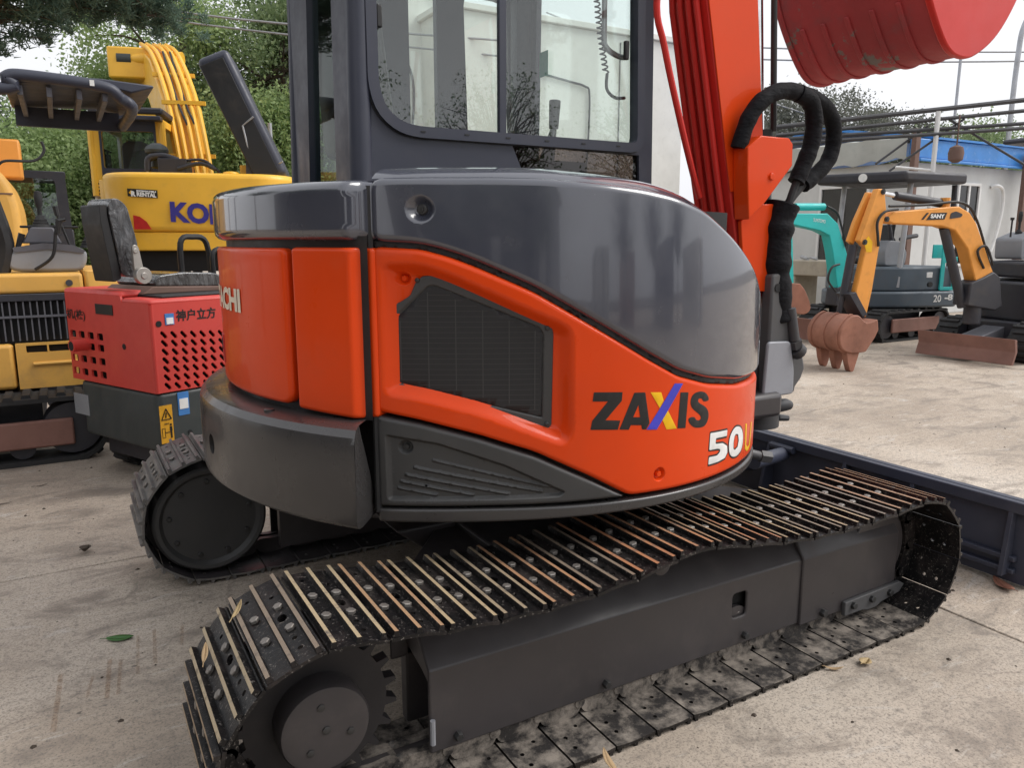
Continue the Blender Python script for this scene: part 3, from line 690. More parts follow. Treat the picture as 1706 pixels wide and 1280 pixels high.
def shell_patch(name, parent, mat, outline, Rf=side_R, edge=0.010, thick=0.03, off=0.0, corner=0.012, recess=(), bowls=(), grid=0.022, step=0.010, holes=(), tumble=None):
    """a panel bent round the slewing axis; outline in (degrees, height)"""
    to2 = lambda p: (rad(p[0])*A0, p[1])
    O = resample(round_poly([to2(p) for p in outline], corner), step)
    RC = [(round_poly([to2(p) for p in poly], c), d, w) for poly, d, w, c in recess]
    BW = [(*to2(b[:2]), *b[2:]) for b in bowls]        # (s, z, r_out, r_in, depth)
    def depth(P):
        d = np.full(len(P), float(off))
        e = sdist(P, O); k = np.clip(edge-e, 0, edge)
        d -= edge-np.sqrt(np.maximum(edge**2-k**2, 0))
        for poly, dep, w in RC: d -= dep*smst(sdist(P, poly)/w)
        for s, z, ro, ri, dep in BW:
            q = np.hypot(P[:, 0]-s, P[:, 1]-z); d -= dep*smst((ro-q)/(ro-ri))
        return d
    def pos(P, dd=None):
        dd = depth(P) if dd is None else dd
        th = P[:, 0]/A0; R = Rf(np.degrees(th))+dd
        if tumble is not None: R = R-tumble(np.degrees(th), P[:, 1])
        return np.stack([R*np.cos(th), R*np.sin(th), P[:, 1]], 1)
    On = np.array(O); N = len(On)
    tang = np.roll(On, -1, 0)-np.roll(On, 1, 0); tang /= np.linalg.norm(tang, axis=1)[:, None]+1e-12
    area = (On[:, 0]*np.roll(On[:, 1], -1)-np.roll(On[:, 0], -1)*On[:, 1]).sum()
    inn = np.stack([-tang[:, 1], tang[:, 0]], 1)*(1 if area > 0 else -1)
    pts = [On]; extra = []
    for d in (edge*.18, edge*.5, edge*1.0):
        q = On+inn*d; ok = pdist(q, O) > d*.93; ok &= inside(q, O); extra.append(q[ok])
    lo, hi = On.min(0), On.max(0)
    gx, gz = np.meshgrid(np.arange(lo[0]+grid/2, hi[0], grid), np.arange(lo[1]+grid/2, hi[1], grid))
    G = np.stack([gx.ravel(), gz.ravel()], 1); extra.append(G[sdist(G, O) > edge*1.35])
    for poly, dep, w in RC:
        Q = np.array(resample(poly, step)); t = np.roll(Q, -1, 0)-np.roll(Q, 1, 0); t /= np.linalg.norm(t, axis=1)[:, None]+1e-12
        ar = (Q[:, 0]*np.roll(Q[:, 1], -1)-np.roll(Q[:, 0], -1)*Q[:, 1]).sum()
        ni = np.stack([-t[:, 1], t[:, 0]], 1)*(1 if ar > 0 else -1)
        for fr in (-.1, .12, .3, .5, .7, .88, 1.1):
            q = Q+ni*w*fr; extra.append(q[(np.abs(sdist(q, poly)-w*fr) < w*.06) & (sdist(q, O) > edge*1.1)])
    for s, z, ro, ri, dep in BW:
        a = np.linspace(0, 2*np.pi, 28, endpoint=False)
        for r in [ri*.5, ri] + [ri+(ro-ri)*k for k in (.2, .4, .6, .8, 1.0, 1.15)]:
            q = np.stack([s+r*np.cos(a), z+r*np.sin(a)], 1); extra.append(q[sdist(q, O) > edge*1.1])
    X = np.concatenate(extra)
    _, idx = np.unique(np.round(X/0.0016).astype(int), axis=0, return_index=True); X = X[idx]
    H2 = [[to2(p) for p in h] for h in holes]
    E_ = [(i, (i+1) % N) for i in range(N)]; allp = list(On)
    for h in H2:
        b = len(allp); allp += [np.array(p) for p in h]; E_ += [(b+i, b+(i+1) % len(h)) for i in range(len(h))]
        X = X[sdist(X, h) < -.002]
    V, F = cdt([tuple(p) for p in allp]+[tuple(p) for p in X], E_, O, H2)
    W = pos(V); e = 5e-4
    ds = pos(V+[e, 0])-pos(V-[e, 0]); dz = pos(V+[0, e])-pos(V-[0, e])
    nr = np.cross(ds, dz); nr /= np.linalg.norm(nr, axis=1)[:, None]+1e-12
    # faces look outwards
    F = [f if np.dot(np.cross(W[f[1]]-W[f[0]], W[f[2]]-W[f[0]]), nr[f[0]]) > 0 else f[::-1] for f in F]
    # rim walls with their own normals
    dd = depth(On); top = pos(On, dd); bot = pos(On, dd-thick); b = len(V)
    th = On[:, 0]/A0; out = -inn
    wn_ = np.stack([-np.sin(th)*out[:, 0], np.cos(th)*out[:, 0], out[:, 1]], 1)
    allv = np.concatenate([W, top, bot]); alln = np.concatenate([nr, wn_, wn_])
    for i in range(N):
        j = (i+1) % N; q = [b+i, b+j, b+N+j, b+N+i]
        if np.dot(np.cross(allv[q[1]]-allv[q[0]], allv[q[3]]-allv[q[0]]), wn_[i]) < 0: q = q[::-1]
        F.append(q)
    me = bpy.data.meshes.new(name); me.from_pydata([tuple(p) for p in allv], [], [list(map(int, f)) for f in F])
    me.materials.append(MATS[mat]); me.shade_smooth()
    if len(me.vertices) == len(alln): me.normals_split_custom_set_from_vertices([tuple(n) for n in alln])
    return obj_from_mesh(name, me, parent)

def hood_lean(deg, z):
    """the hood leans in towards its top, more so in the middle of the side"""
    return .10*np.maximum(0, np.asarray(z)-1.0)**2*smst((np.asarray(deg)+143)/16)
def on_shell(R, off=0.0):
    return lambda deg, z: ((R(deg)+off)*math.cos(rad(deg)), (R(deg)+off)*math.sin(rad(deg)), z)
def decal(name, parent, mat, outline, off=0.0008, Rf=side_R, holes=(), corner=0.0, round_n=0):
    return shell_patch(name, parent, mat, outline, Rf, edge=0.0001, thick=0.0003, off=off, corner=max(corner, 1e-4), grid=0.018, step=0.012, holes=holes)

# ---- upper structure: core that closes the inside
m = MB()
ring = [(math.cos(rad(a))*(float(side_R(a)) if a < 0 else .72)*.93, math.sin(rad(a))*(float(side_R(a)) if a < 0 else .72)*.93) for a in range(-140, 1, 5)]
ring += [(.72, .3), (.6, .75), (.3, .88), (-.3, .88)]+[(math.cos(rad(a))*.9, math.sin(rad(a))*.9) for a in range(-220, -141, 6)]
m.prism(ring, XY, 0.60, 0.90)
body = m.build('main_body', EX, 'frame_black')
m = MB()
ring2 = [(math.cos(rad(a))*(float(side_R(a)))*.90, math.sin(rad(a))*(float(side_R(a)))*.90) for a in range(-140, -64, 5)]
ring2 += [(.30, -.25), (-.3, -.12), (-.62, -.12), (-.62, .85)]+[(math.cos(rad(a))*.93, math.sin(rad(a))*.93) for a in range(-232, -141, 6)]
m.prism(ring2, XY, 0.901, 1.40)
m.build('engine_bay', EX, 'interior')

# ---- side shell panels
hood_top = [(-142.3, 1.468), (-133.9, 1.471), (-124, 1.472), (-115.8, 1.470), (-110.6, 1.465), (-105.3, 1.46), (-97.8, 1.450), (-91.2, 1.435), (-83.9, 1.403), (-73.6, 1.327), (-62.8, 1.242), (-55, 1.165), (-46, 1.08), (-38, 1.01), (-32, .96)]
hood_bot = [(-142.3, 1.316), (-135.2, 1.310), (-130.8, 1.292), (-126.4, 1.267), (-117.2, 1.205), (-107.3, 1.12), (-96.2, 1.024), (-89.5, .972), (-81.5, .938), (-70, .912), (-58, .905), (-45, .902), (-32, .90)]
hood = shell_patch('side_hood', EX, 'hood_grey', hood_top+hood_bot[::-1], edge=0.020, thick=.05, off=.004, corner=.03,
                   bowls=[(-134.9, 1.394, .036, .012, .020)], grid=.018, tumble=hood_lean)
# the dark reveal lip under the hood
lip = [(a, z+.004) for a, z in hood_bot]+[(a, z-.014) for a, z in hood_bot[::-1]]
shell_patch('hood_lip', hood, 'black_trim', lip, edge=.002, thick=.03, off=-.016, corner=.004, tumble=hood_lean)
# hood lid: the rounded top that closes towards the cab
m = MB(); tops = smooth_path(hood_top, 3); rows = []
for (dr, dz) in [(-.016, .001), (-.022, .006), (-.036, .016), (-.060, .026), (-.10, .033), (-.18, .038), (-.34, .042)]:
    rows.append([((float(side_R(a)-hood_lean(a, z))+dr)*math.cos(rad(a)), (float(side_R(a)-hood_lean(a, z))+dr)*math.sin(rad(a)), z-.002+dz) for a, z in tops])
n = len(tops); vs = [p for r in rows for p in r]
m.add(vs, [(i*n+k, i*n+k+1, (i+1)*n+k+1, (i+1)*n+k) for i in range(len(rows)-1) for k in range(n-1)])
m.build('hood_lid', EX, 'hood_grey', smooth=60)
# lock in the bowl
f = on_shell(side_R, -.018-float(hood_lean(-134.9, 1.394))); c = Vector(f(-134.9, 1.394)); nrm = Vector((c.x, c.y, 0)).normalized()
m = MB(); m.tube([c, c+nrm*.008, c+nrm*.010], [.013, .013, .011], 20); m.tube([c+nrm*.010, c+nrm*.013], [.007, .0065], 16)
m.build('hood_lock', hood, 'bolt_dark')
m = MB(); e3 = Vector((-nrm.y, nrm.x, 0)); q = c+nrm*.0132
m.add([q+e3*.0012+Vector((0, 0, .005)), q-e3*.0012+Vector((0, 0, .005)), q-e3*.0012-Vector((0, 0, .005)), q+e3*.0012-Vector((0, 0, .005))], [(0, 1, 2, 3)])
m.build('key_slot', hood, 'interior', smooth=0)

or_top = [(-142.3, 1.304), (-135.2, 1.298), (-130.8, 1.279), (-126.4, 1.253), (-117.2, 1.192), (-107.3, 1.106), (-96.2, 1.009), (-89.5, .957), (-81.5, .923), (-70, .897), (-58, .889), (-45, .886), (-32, .884)]
or_bot = [(-142.3, .889), (-135.8, .868), (-126.6, .83), (-117, .781), (-106.8, .704), (-99.6, .642), (-91.2, .640), (-80, .640), (-67.4, .640), (-48, .640), (-32, .640)]
rec = [(-141.2, 1.268), (-135.2, 1.270), (-130.9, 1.248), (-117.2, 1.152), (-111.8, 1.116), (-110.4, 1.092), (-110.0, .831), (-111.1, .800), (-112.6, .796), (-126.6, .880), (-135.7, .917), (-141.3, .931)]
door = shell_patch('side_door', EX, 'orange', or_top+or_bot[::-1], edge=.014, thick=.04, off=0, corner=.02,
                   recess=[(rec, .034, .042, .03)], bowls=[(-138.3, 1.226, .024, .010, -.004), (-138.3, 1.226, .020, .008, .016), (-93.4, .691, .021, .012, .014)], grid=.018)
for (a, z, o) in ((-138.3, 1.226, -.046), (-93.4, .691, -.013)):
    f = on_shell(side_R, o); c = Vector(f(a, z)); nrm = Vector((c.x, c.y, 0)).normalized()
    m = MB(); m.hexbolt(c, nrm, .0085, .012); m.build('bolt', door, 'orange')
gr = [(-141.6, 1.142), (-141.0, 1.160), (-139.1, 1.165), (-137.3, 1.183), (-136.4, 1.216), (-135.3, 1.232), (-133.7, 1.235), (-115.2, 1.124), (-114.1, 1.110), (-113.7, 1.086), (-113.9, .845), (-114.9, .832), (-141.0, .937), (-141.7, .948)]
grille = shell_patch('radiator_grille', EX, 'panel_grey', gr, edge=.004, thick=.02, off=-.026, corner=.006,
                     recess=[([(-140.0, 1.13), (-134.6, 1.210), (-133.4, 1.213), (-116.0, 1.105), (-115.2, 1.085), (-115.4, .862), (-139.9, .958)], .0045, .006, .008)])
gm = [(-139.7, 1.124), (-134.5, 1.204), (-133.3, 1.207), (-116.2, 1.101), (-115.5, 1.083), (-115.7, .868), (-139.6, .963)]
shell_patch('mesh_screen', grille, 'grille', gm, edge=.001, thick=.002, off=-.0285, corner=.006)
m = MB(); gp = [(rad(a)*A0, z) for a, z in gm]
for z in np.arange(.875, 1.205, .0135):                 # the cooling fins seen through the mesh
    aa = np.linspace(-139.6, -115.5, 40); P = np.array([(rad(a)*A0, z) for a in aa]); ok = sdist(P, gp) > .006
    run = [on_shell(side_R, -.0278)(a, z) for a, o in zip(aa, ok) if o]
    if len(run) > 2:
        lo = [(x, y, zz-.0012) for x, y, zz in run]; n = len(run)
        m.add(run+lo, [(i, i+1, n+i+1, n+i) for i in range(n-1)])
for a in np.arange(-139, -115.6, 4.4):
    zz = np.linspace(.86, 1.21, 40); P = np.array([(rad(a)*A0, z) for z in zz]); ok = sdist(P, gp) > .006
    run = [on_shell(side_R, -.0274)(a, z) for z, o in zip(zz, ok) if o]
    rn2 = [on_shell(side_R, -.0274)(a+.18, z) for z, o in zip(zz, ok) if o]; n = len(run)
    if n > 2: m.add(run+rn2, [(i, i+1, n+i+1, n+i) for i in range(n-1)])
m.build('fins', grille, 'panel_grey', smooth=0)
for a, z in ((-140.9, 1.150), (-136.0, 1.222), (-114.8, 1.100), (-114.8, .850), (-140.7, .950)):
    f = on_shell(side_R, -.026); c = Vector(f(a, z)); nrm = Vector((c.x, c.y, 0)).normalized()
    m = MB(); m.tube([c, c+nrm*.004, c+nrm*.006], [.006, .006, .003], 10); m.build('screw', grille, 'bolt_dark')

lo_p = [(-142.3, .878), (-135.8, .858), (-126.6, .820), (-117, .769), (-106.7, .692), (-100.4, .642), (-111.9, .640), (-126.7, .639), (-142.3, .636)]
lr = [(-141.0, .832), (-132.7, .811), (-121.9, .752), (-111.4, .672), (-112.4, .657), (-140.9, .652)]
def strip(a, b, w=.006):
    a = np.array([a[0]/math.degrees(1)*A0, a[1]]); b = np.array([b[0]/math.degrees(1)*A0, b[1]])
    d = (b-a)/np.linalg.norm(b-a); nn = np.array([-d[1], d[0]])*w
    return [(math.degrees(p[0]/A0), p[1]) for p in (a+nn, b+nn, b-nn, a-nn)]
ribs = [(strip((-137.0, .742), (-115.4, .672)), -.007, .007, .004), (strip((-138.4, .722), (-121.0, .668)), -.007, .007, .004),
        (strip((-139.2, .704), (-127.0, .667)), -.007, .007, .004), (strip((-139.6, .686), (-133.0, .667)), -.007, .007, .004),
        (strip((-134.0, .762), (-114.2, .684)), -.005, .007, .004)]
low = shell_patch('lower_cover', EX, 'panel_grey', lo_p, edge=.010, thick=.03, off=.001, corner=.01,
                  recess=[(lr, .012, .010, .012)]+ribs, bowls=[(-138.1, .795, .020, .010, .012)], grid=.012)
f = on_shell(side_R, -.024); c = Vector(f(-138.1, .795)); nrm = Vector((c.x, c.y, 0)).normalized()
m = MB(); m.hexbolt(c, nrm, .0085, .010); m.build('bolt', low, 'bolt_dark')
shell_patch('side_skirt', EX, 'weight_grey', [(-142.3, .630), (-126, .633), (-101, .632), (-80, .632), (-60, .632), (-32, .632), (-32, .604), (-60, .604), (-80, .604), (-101, .601), (-126, .596), (-142.3, .594)],
            edge=.007, thick=.05, off=.003, corner=.006)
# black gasket behind the seam between rear and side
m = MB(); f0 = on_shell(side_R, -.006)
p = f0(-142.5, .62); m.tube([p, (p[0], p[1], 1.45)], .0085, 8); m.build('door_seal', EX, 'rubber')

# ---- rear: door, corner posts, top cover, counterweight
rear_R = lambda deg: np.full_like(np.asarray(deg, float), 1.0) if np.ndim(deg) else 1.0
def corner_R(deg):
    d = np.abs(np.asarray(deg, float)+180.0)
    return 1.0-.040*smst((d-35.6)/1.8)
def cornerRf(deg):
    v = corner_R(deg); return v if np.ndim(deg) else float(v)
sym = lambda L: [(-360-a, z) for a, z in L]
rdoor = shell_patch('rear_door', EX, 'orange', [(-204, 1.300), (-156.6, 1.300), (-156.6, .905), (-158, .888), (-202, .888), (-204, .905)], Rf=cornerRf, edge=.012, thick=.04, corner=.02)
for poly in ([(-155.3, 1.302), (-141.6, 1.302), (-141.6, .874), (-155.3, .884)], [(-218.4, 1.302), (-204.7, 1.302), (-204.7, .884), (-218.4, .874)]):
    shell_patch('rear_panel', EX, 'orange', poly, Rf=cornerRf, edge=.012, thick=.04, corner=.012, grid=.012)
m = MB()
for a0, a1 in ((-218, -142),):
    aa = np.linspace(a0, a1, 40); n = 40
    m.add([(.972*math.cos(rad(a)), .972*math.sin(rad(a)), .87) for a in aa]+[(.972*math.cos(rad(a)), .972*math.sin(rad(a)), 1.33) for a in aa], [(i, i+1, n+i+1, n+i) for i in range(n-1)])
m.build('rear_liner', EX, 'black_trim')
def cover_R(deg):
    d = np.abs(np.asarray(deg, float)+180.0); v = 1.006-.048*smst((d-35.2)/2.4)
    return v if np.ndim(deg) else float(v)
cov = shell_patch('rear_cover', EX, 'hood_grey', [(-218.6, 1.462), (-141.4, 1.462), (-141.4, 1.318), (-218.6, 1.318)], Rf=cover_R, edge=.030, thick=.03, corner=.02, grid=.012)
m = MB(); rows = []
aa = np.linspace(-218.2, -141.8, 60)
for dr, z in [(-.029, 1.4615), (-.06, 1.465), (-.12, 1.468), (-.30, 1.470)]:
    rows.append([((cover_R(a)+dr)*math.cos(rad(a)), (cover_R(a)+dr)*math.sin(rad(a)), z) for a in aa])
m.add([p for r in rows for p in r], [(i*60+k, i*60+k+1, (i+1)*60+k+1, (i+1)*60+k) for i in range(3) for k in range(59)])
m.build('cover_lid', cov, 'hood_grey', smooth=60)
# counterweight: a heavy ring segment with a ledge, a lifting hole and a notch
prof = [(.955, .872), (1.035, .872), (1.062, .866), (1.078, .850), (1.083, .830), (1.083, .640), (1.080, .628), (1.064, .615), (1.035, .608), (.90, .606), (.90, .872)]
m = MB(); aa = np.linspace(-218.8, -141.2, 90); n = len(prof)
for i, a in enumerate(aa):
    sq_ = lambda r: -180+(a+180)*(1-2.3/38.8*(1.083-r)/.128)       # inner radii end a little earlier: bevelled ends
    m.v += [(r*math.cos(rad(sq_(r))), r*math.sin(rad(sq_(r))), z) for r, z in prof]
for i in range(89):
    for k in range(n): m.f.append([i*n+k, i*n+(k+1) % n, (i+1)*n+(k+1) % n, (i+1)*n+k]); m.m.append(0)
m.f += [list(range(n)), [89*n+k for k in range(n)]]; m.m += [0, 0]
cw = m.build('counterweight', EX, 'weight_grey', smooth=30)
c = Vector((1.083*math.cos(rad(-175.6)), 1.083*math.sin(rad(-175.6)), .732)); nrm = Vector((c.x, c.y, 0)).normalized()
def bore(o, cutter):
    """bore a hole into the mesh once and drop the cutter"""
    cob = bpy.data.objects.new('cutter', cutter); COL.objects.link(cob)
    md = o.modifiers.new('hole', 'BOOLEAN'); md.operation = 'DIFFERENCE'; md.solver = 'EXACT'; md.object = cob
    dg = bpy.context.evaluated_depsgraph_get(); dg.update()
    nm = bpy.data.meshes.new_from_object(o.evaluated_get(dg)); o.modifiers.clear(); o.data = nm
    bpy.data.objects.remove(cob); nm.shade_smooth(); nm.set_sharp_from_angle(angle=rad(30))
cm = MB(); cm.tube([c-nrm*.10, c+nrm*.05], .030, 28); bore(cw, cm.mesh('cut', 'interior'))
md = cw.modifiers.new('bevel', 'BEVEL'); md.width = .008; md.segments = 3; md.limit_method = 'ANGLE'; md.angle_limit = rad(40)
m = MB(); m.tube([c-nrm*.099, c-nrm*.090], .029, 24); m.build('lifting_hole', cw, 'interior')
f = lambda a, r, z: (r*math.cos(rad(a)), r*math.sin(rad(a)), z)
m = MB(); m.tube([f(-160, 1.03, .871), f(-160, 1.03, .876), f(-160, 1.03, .878)], [.014, .014, .010], 16); m.build('plug', cw, 'weight_grey')

# lettering on the shell
Zp = [(-106.9, .934), (-101.6, .930), (-101.7, .907), (-104.7, .858), (-101.9, .854), (-102.3, .830), (-107.4, .835), (-107.1, .859), (-104.3, .908), (-107.1, .910)]
Ap = [(-99.3, .926), (-97.1, .924), (-96.0, .839), (-96.7, .823), (-97.5, .824), (-97.7, .836), (-99.8, .839), (-100.2, .827), (-102.0, .830)]
Ah = [(-98.4, .892), (-98.0, .858), (-99.4, .860)]
Ip = [(-89.2, .913), (-87.2, .910), (-87.6, .810), (-89.6, .813)]
Sp = [(-81.2, .875), (-81.5, .888), (-82.6, .903), (-84.4, .908), (-86.0, .903), (-86.6, .887), (-86.4, .868), (-85.3, .854), (-83.8, .84), (-83.3, .829), (-84.0, .823), (-84.9, .828), (-85.3, .838), (-87.0, .838), (-86.8, .824), (-85.6, .808), (-83.9, .802), (-82.1, .803), (-81.2, .82), (-81.1, .841), (-82.1, .859), (-83.9, .872), (-84.6, .88), (-84.3, .888), (-83.4, .886), (-83.0, .875)]
for L, hh, c in ((Zp, (), .001), (Ap, (Ah,), .001), (Ip, (), .001), (Sp, (), .02)):
    decal('letter', door, 'ink', L, holes=hh, corner=c)
decal('letter', door, 'decal_yellow', [(-96.0, .923), (-93.7, .920), (-93.1, .896), (-93.9, .877)], corner=.001)
decal('letter', door, 'decal_yellow', [(-92.2, .871), (-89.8, .813), (-92.2, .815), (-93.4, .848)], corner=.001)
decal('letter', door, 'decal_blue', [(-90.7, .940), (-88.7, .937), (-94.4, .819), (-96.6, .822)], off=.0012, corner=.001)
P5 = [(-80.3, .778), (-74.0, .771), (-74.1, .753), (-78.3, .758), (-78.4, .741), (-75.7, .736), (-73.8, .722), (-73.5, .701), (-74.5, .687), (-77.2, .684), (-80.5, .685), (-80.4, .707), (-77.6, .704), (-76.5, .712), (-76.6, .721), (-77.7, .725), (-80.4, .728)]
P0 = [(-70.5, .771), (-67.7, .764), (-65.9, .744), (-65.2, .712), (-65.9, .684), (-68.6, .673), (-71.2, .679), (-72.6, .695), (-73.0, .722), (-72.6, .751)]
H0 = [(-69.9, .747), (-68.6, .742), (-68.0, .721), (-68.5, .702), (-70.0, .697), (-70.7, .703), (-70.9, .723), (-70.5, .741)]
UU = [(-64.0, .761), (-62.9, .758), (-62.5, .688), (-61.2, .676), (-59.7, .679), (-58.9, .750), (-57.9, .749), (-58.5, .673), (-60.3, .664), (-61.8, .665), (-63.4, .678)]
def grow(poly, d):
    Q = np.array([(rad(a)*A0, z) for a, z in poly]); t = np.roll(Q, -1, 0)-np.roll(Q, 1, 0); t /= np.linalg.norm(t, axis=1)[:, None]
    ar = (Q[:, 0]*np.roll(Q[:, 1], -1)-np.roll(Q[:, 0], -1)*Q[:, 1]).sum()
    Q = Q-np.stack([-t[:, 1], t[:, 0]], 1)*(1 if ar > 0 else -1)*d
    return [(math.degrees(a/A0), z) for a, z in Q]
decal('digit_outline', door, 'ink', grow(P5, .0055), corner=.004); decal('digit', door, 'decal_white', P5, off=.0012, corner=.004)
decal('digit_outline', door, 'ink', grow(P0, .0055), holes=(grow(H0[::-1], -.004),), corner=.02); decal('digit', door, 'decal_white', P0, off=.0012, holes=(H0,), corner=.02)
decal('letter', door, 'decal_yellow', UU, off=.0010, corner=.004)
lettering('lettering', rdoor, 'decal_cream', 'HITACHI', .085, lambda a, b: ((1.0025)*math.cos(rad(-195.0)+a/1.0), 1.0025*math.sin(rad(-195.0)+a/1.0), 1.118+b), bold=.004, width=.426)
shell_patch('door_handle', rdoor, 'decal_red', [(-187.5, 1.035), (-184.6, 1.035), (-184.6, .945), (-187.5, .945)], Rf=rear_R, edge=.004, thick=.008, off=.004, corner=.006)
shell_patch('handle_pocket', rdoor, 'interior', [(-187.0, 1.022), (-185.2, 1.022), (-185.2, .985), (-187.0, .985)], Rf=rear_R, edge=.002, thick=.004, off=.0055, corner=.004)

# ---- undercarriage
m = MB()
m.lathe([(.46, .47), (.46, .53), (.40, .535), (.40, .62)], (0, 0, 0), 'z', 48)
m.box((-.42, -.60, .30), (.42, .60, .46)); m.prism([(-.42, .3), (.42, .3), (.62, .46), (-.62, .46)], XZ(), -.35, .35)
for sy in (-1, 1):
    for sx in (-1, 1):
        m.prism([(sx*.10, sy*.25), (sx*.42, sy*.25), (sx*.78, sy*.70), (sx*.50, sy*.70)], XY, .26, .44)
m.build('car_body', EX, 'frame_black', bevel=.008)
m = MB(); m.tube([(.70, -.44, .55), (.80, -.47, .52)], [.018, .018], 12); m.tube([(.79, -.467, .523), (.83, -.48, .515)], [.024, .024], 6); m.build('hose_fitting', EX, 'cast_grey')

PITCH = .135
arc = lambda cx, cz, r, a0, a1, n: [(cx+r*math.cos(rad(a0+(a1-a0)*i/n)), cz+r*math.sin(rad(a0+(a1-a0)*i/n))) for i in range(n+1)]
topline = smooth_path([(-1.0, .505), (-.86, .492), (-.72, .474), (-.45, .462), (-.20, .480), (-.06, .506), (.03, .508), (.14, .490), (.40, .456), (.70, .447), (.90, .458), (1.0, .466)], 8)
loop = topline+arc(1.0, .241, .225, 88, -90, 24)+[(x, .016) for x in np.linspace(.9, -.9, 14)]+arc(-1.0, .261, .245, -90, -268, 24)
lp = np.array(loop+[loop[0]]); seg = np.hypot(*np.diff(lp, axis=0).T); cum = np.concatenate([[0], np.cumsum(seg)])
NSH = round(cum[-1]/PITCH); PIT = cum[-1]/NSH
def at_path(s):
    s %= cum[-1]; i = min(np.searchsorted(cum, s, 'right')-1, len(seg)-1); u = (s-cum[i])/seg[i]; return lp[i]+(lp[i+1]-lp[i])*u
def shoe_mesh(name, mats, W=.40):
    """triple-grouser steel shoe: holed plate, three bars, four bolts, chain link underneath; x along the track, z outwards"""
    h = W/2; L = PITCH/2; mb = MB()
    out = resample([(-L+.004, -h), (L-.003, -h), (L-.003, h), (-L+.004, h)], .05)
    hol = []
    for x, y, r in ((.026, -h+.055, .0065), (.026, -h+.10, .0065), (-.026, h-.05, .0065), (.026, h-.09, .006), (-.026, -h+.13, .006)):
        hol.append([(x+r*math.cos(2*math.pi*k/8), y+r*math.sin(2*math.pi*k/8)) for k in range(8)])
    hol.append([(x, y) for x, y in ((-.006, -.017), (.006, -.017), (.010, 0), (.006, .017), (-.006, .017), (-.010, 0))] if False else [(.024+.011*math.cos(2*math.pi*k/8), .017*math.sin(2*math.pi*k/8)) for k in range(8)])
    pts = list(out); ed = [(i, (i+1) % len(out)) for i in range(len(out))]
    for hh in hol:
        b = len(pts); pts += hh; ed += [(b+i, b+(i+1) % len(hh)) for i in range(len(hh))]
    V, F = cdt(pts, ed, out, hol)
    curl = lambda x: -.006*max(0, (abs(x)-.050)/.0175)**2
    top = [(x, y, .004+curl(x)) for x, y in V]; bot = [(x, y, -.004+curl(x)) for x, y in V]
    mb.add(top, F, 0); mb.add(bot, [f[::-1] for f in F], 2)
    for loop_ in [out]+hol:
        n = len(loop_); mb.add([(x, y, .004+curl(x)) for x, y in loop_]+[(x, y, -.004+curl(x)) for x, y in loop_], [(i, (i+1) % n, n+(i+1) % n, n+i) for i in range(n)], 0)
    for gx, gh, w0, w1 in ((-.053, .014, .0075, .0045), (0, .015, .0075, .0045), (.053, .014, .0075, .0045)):
        z0 = .002+curl(gx); z1 = z0+gh; e = h-.002
        prof = [(gx-w0, z0), (gx+w0, z0), (gx+w1, z1), (gx-w1, z1)]
        vs = [(x, -e, z) for x, z in prof]+[(x, e, z) for x, z in prof]
        mb.add(vs, [(0, 1, 5, 4), (1, 2, 6, 5), (3, 0, 4, 7), (3, 2, 1, 0), (4, 5, 6, 7)], 0)
        mb.add(vs, [(2, 3, 7, 6)], 1)
    for bx, by in ((-.028, -.058), (.028, -.058), (-.028, .050), (.028, .050)):
        mb.hexbolt((bx, by, .004), (0, 0, 1), .0115, .0085, 3)
    for y in (-.026, .026):
        mb.prism(round_poly([(-.075, -.060), (-.045, -.070), (0, -.062), (.045, -.070), (.075, -.060), (.060, -.012), (.03, -.004), (-.03, -.004), (-.060, -.012)], .02, 3), XZ(), y-.012, y+.012, 2)
    mb.tube([(-.062, -.041, -.045), (-.062, .041, -.045)], .016, 10, 2)
    return mb.mesh(name, mats, 30)
SHOE = shoe_mesh('track_shoe', ['shoe_plate', 'cleat_top', 'shoe_plate', 'bolt'])
SHOE_DUSTY = shoe_mesh('track_shoe', ['shoe_plate', 'cleat_top', 'shoe_inside', 'bolt'])      # soil has settled on the lower run
SHOE_F = shoe_mesh('track_shoe', ['far_shoe', 'far_shoe', 'frame_black', 'bolt'])
def crawler(yc, me, sgn):
    m = MB(); inn = [at_path(s) for s in np.linspace(0, cum[-1], 90, endpoint=False)]
    # the chain's inner pins as one closed band
    for k in range(90):
        a, b = inn[k], inn[(k+1) % 90]; t = (b-a)/np.linalg.norm(b-a); nn = np.array([-t[1], t[0]])
        a2, b2 = a-nn*.058, b-nn*.058; a3, b3 = a-nn*.030, b-nn*.030
        y0, y1 = yc-.013, yc+.013
        m.add([(a2[0], y0, a2[1]), (b2[0], y0, b2[1]), (b3[0], y0, b3[1]), (a3[0], y0, a3[1]), (a2[0], y1, a2[1]), (b2[0], y1, b2[1]), (b3[0], y1, b3[1]), (a3[0], y1, a3[1])], [(0, 1, 2, 3), (4, 5, 6, 7), (0, 1, 5, 4), (3, 2, 6, 7)])
    tr = m.build('crawler_track', EX, 'frame_black')
    for k in range(NSH):
        s = (k+.35)*PIT; a, b = at_path(s-PIT*.46), at_path(s+PIT*.46); t = b-a; c = (a+b)/2
        pm = at_path(s); c = c*.5+pm*.5
        o = obj_from_mesh('track_shoe', SHOE_DUSTY if (me is SHOE and c[1] < .05) else me, tr); o.location = (c[0], yc, c[1])
        o.rotation_euler = (0, -math.atan2(t[1], t[0]), 0)
    return tr
near = crawler(-.80, SHOE, -1)
far = crawler(.80, SHOE_F, 1)

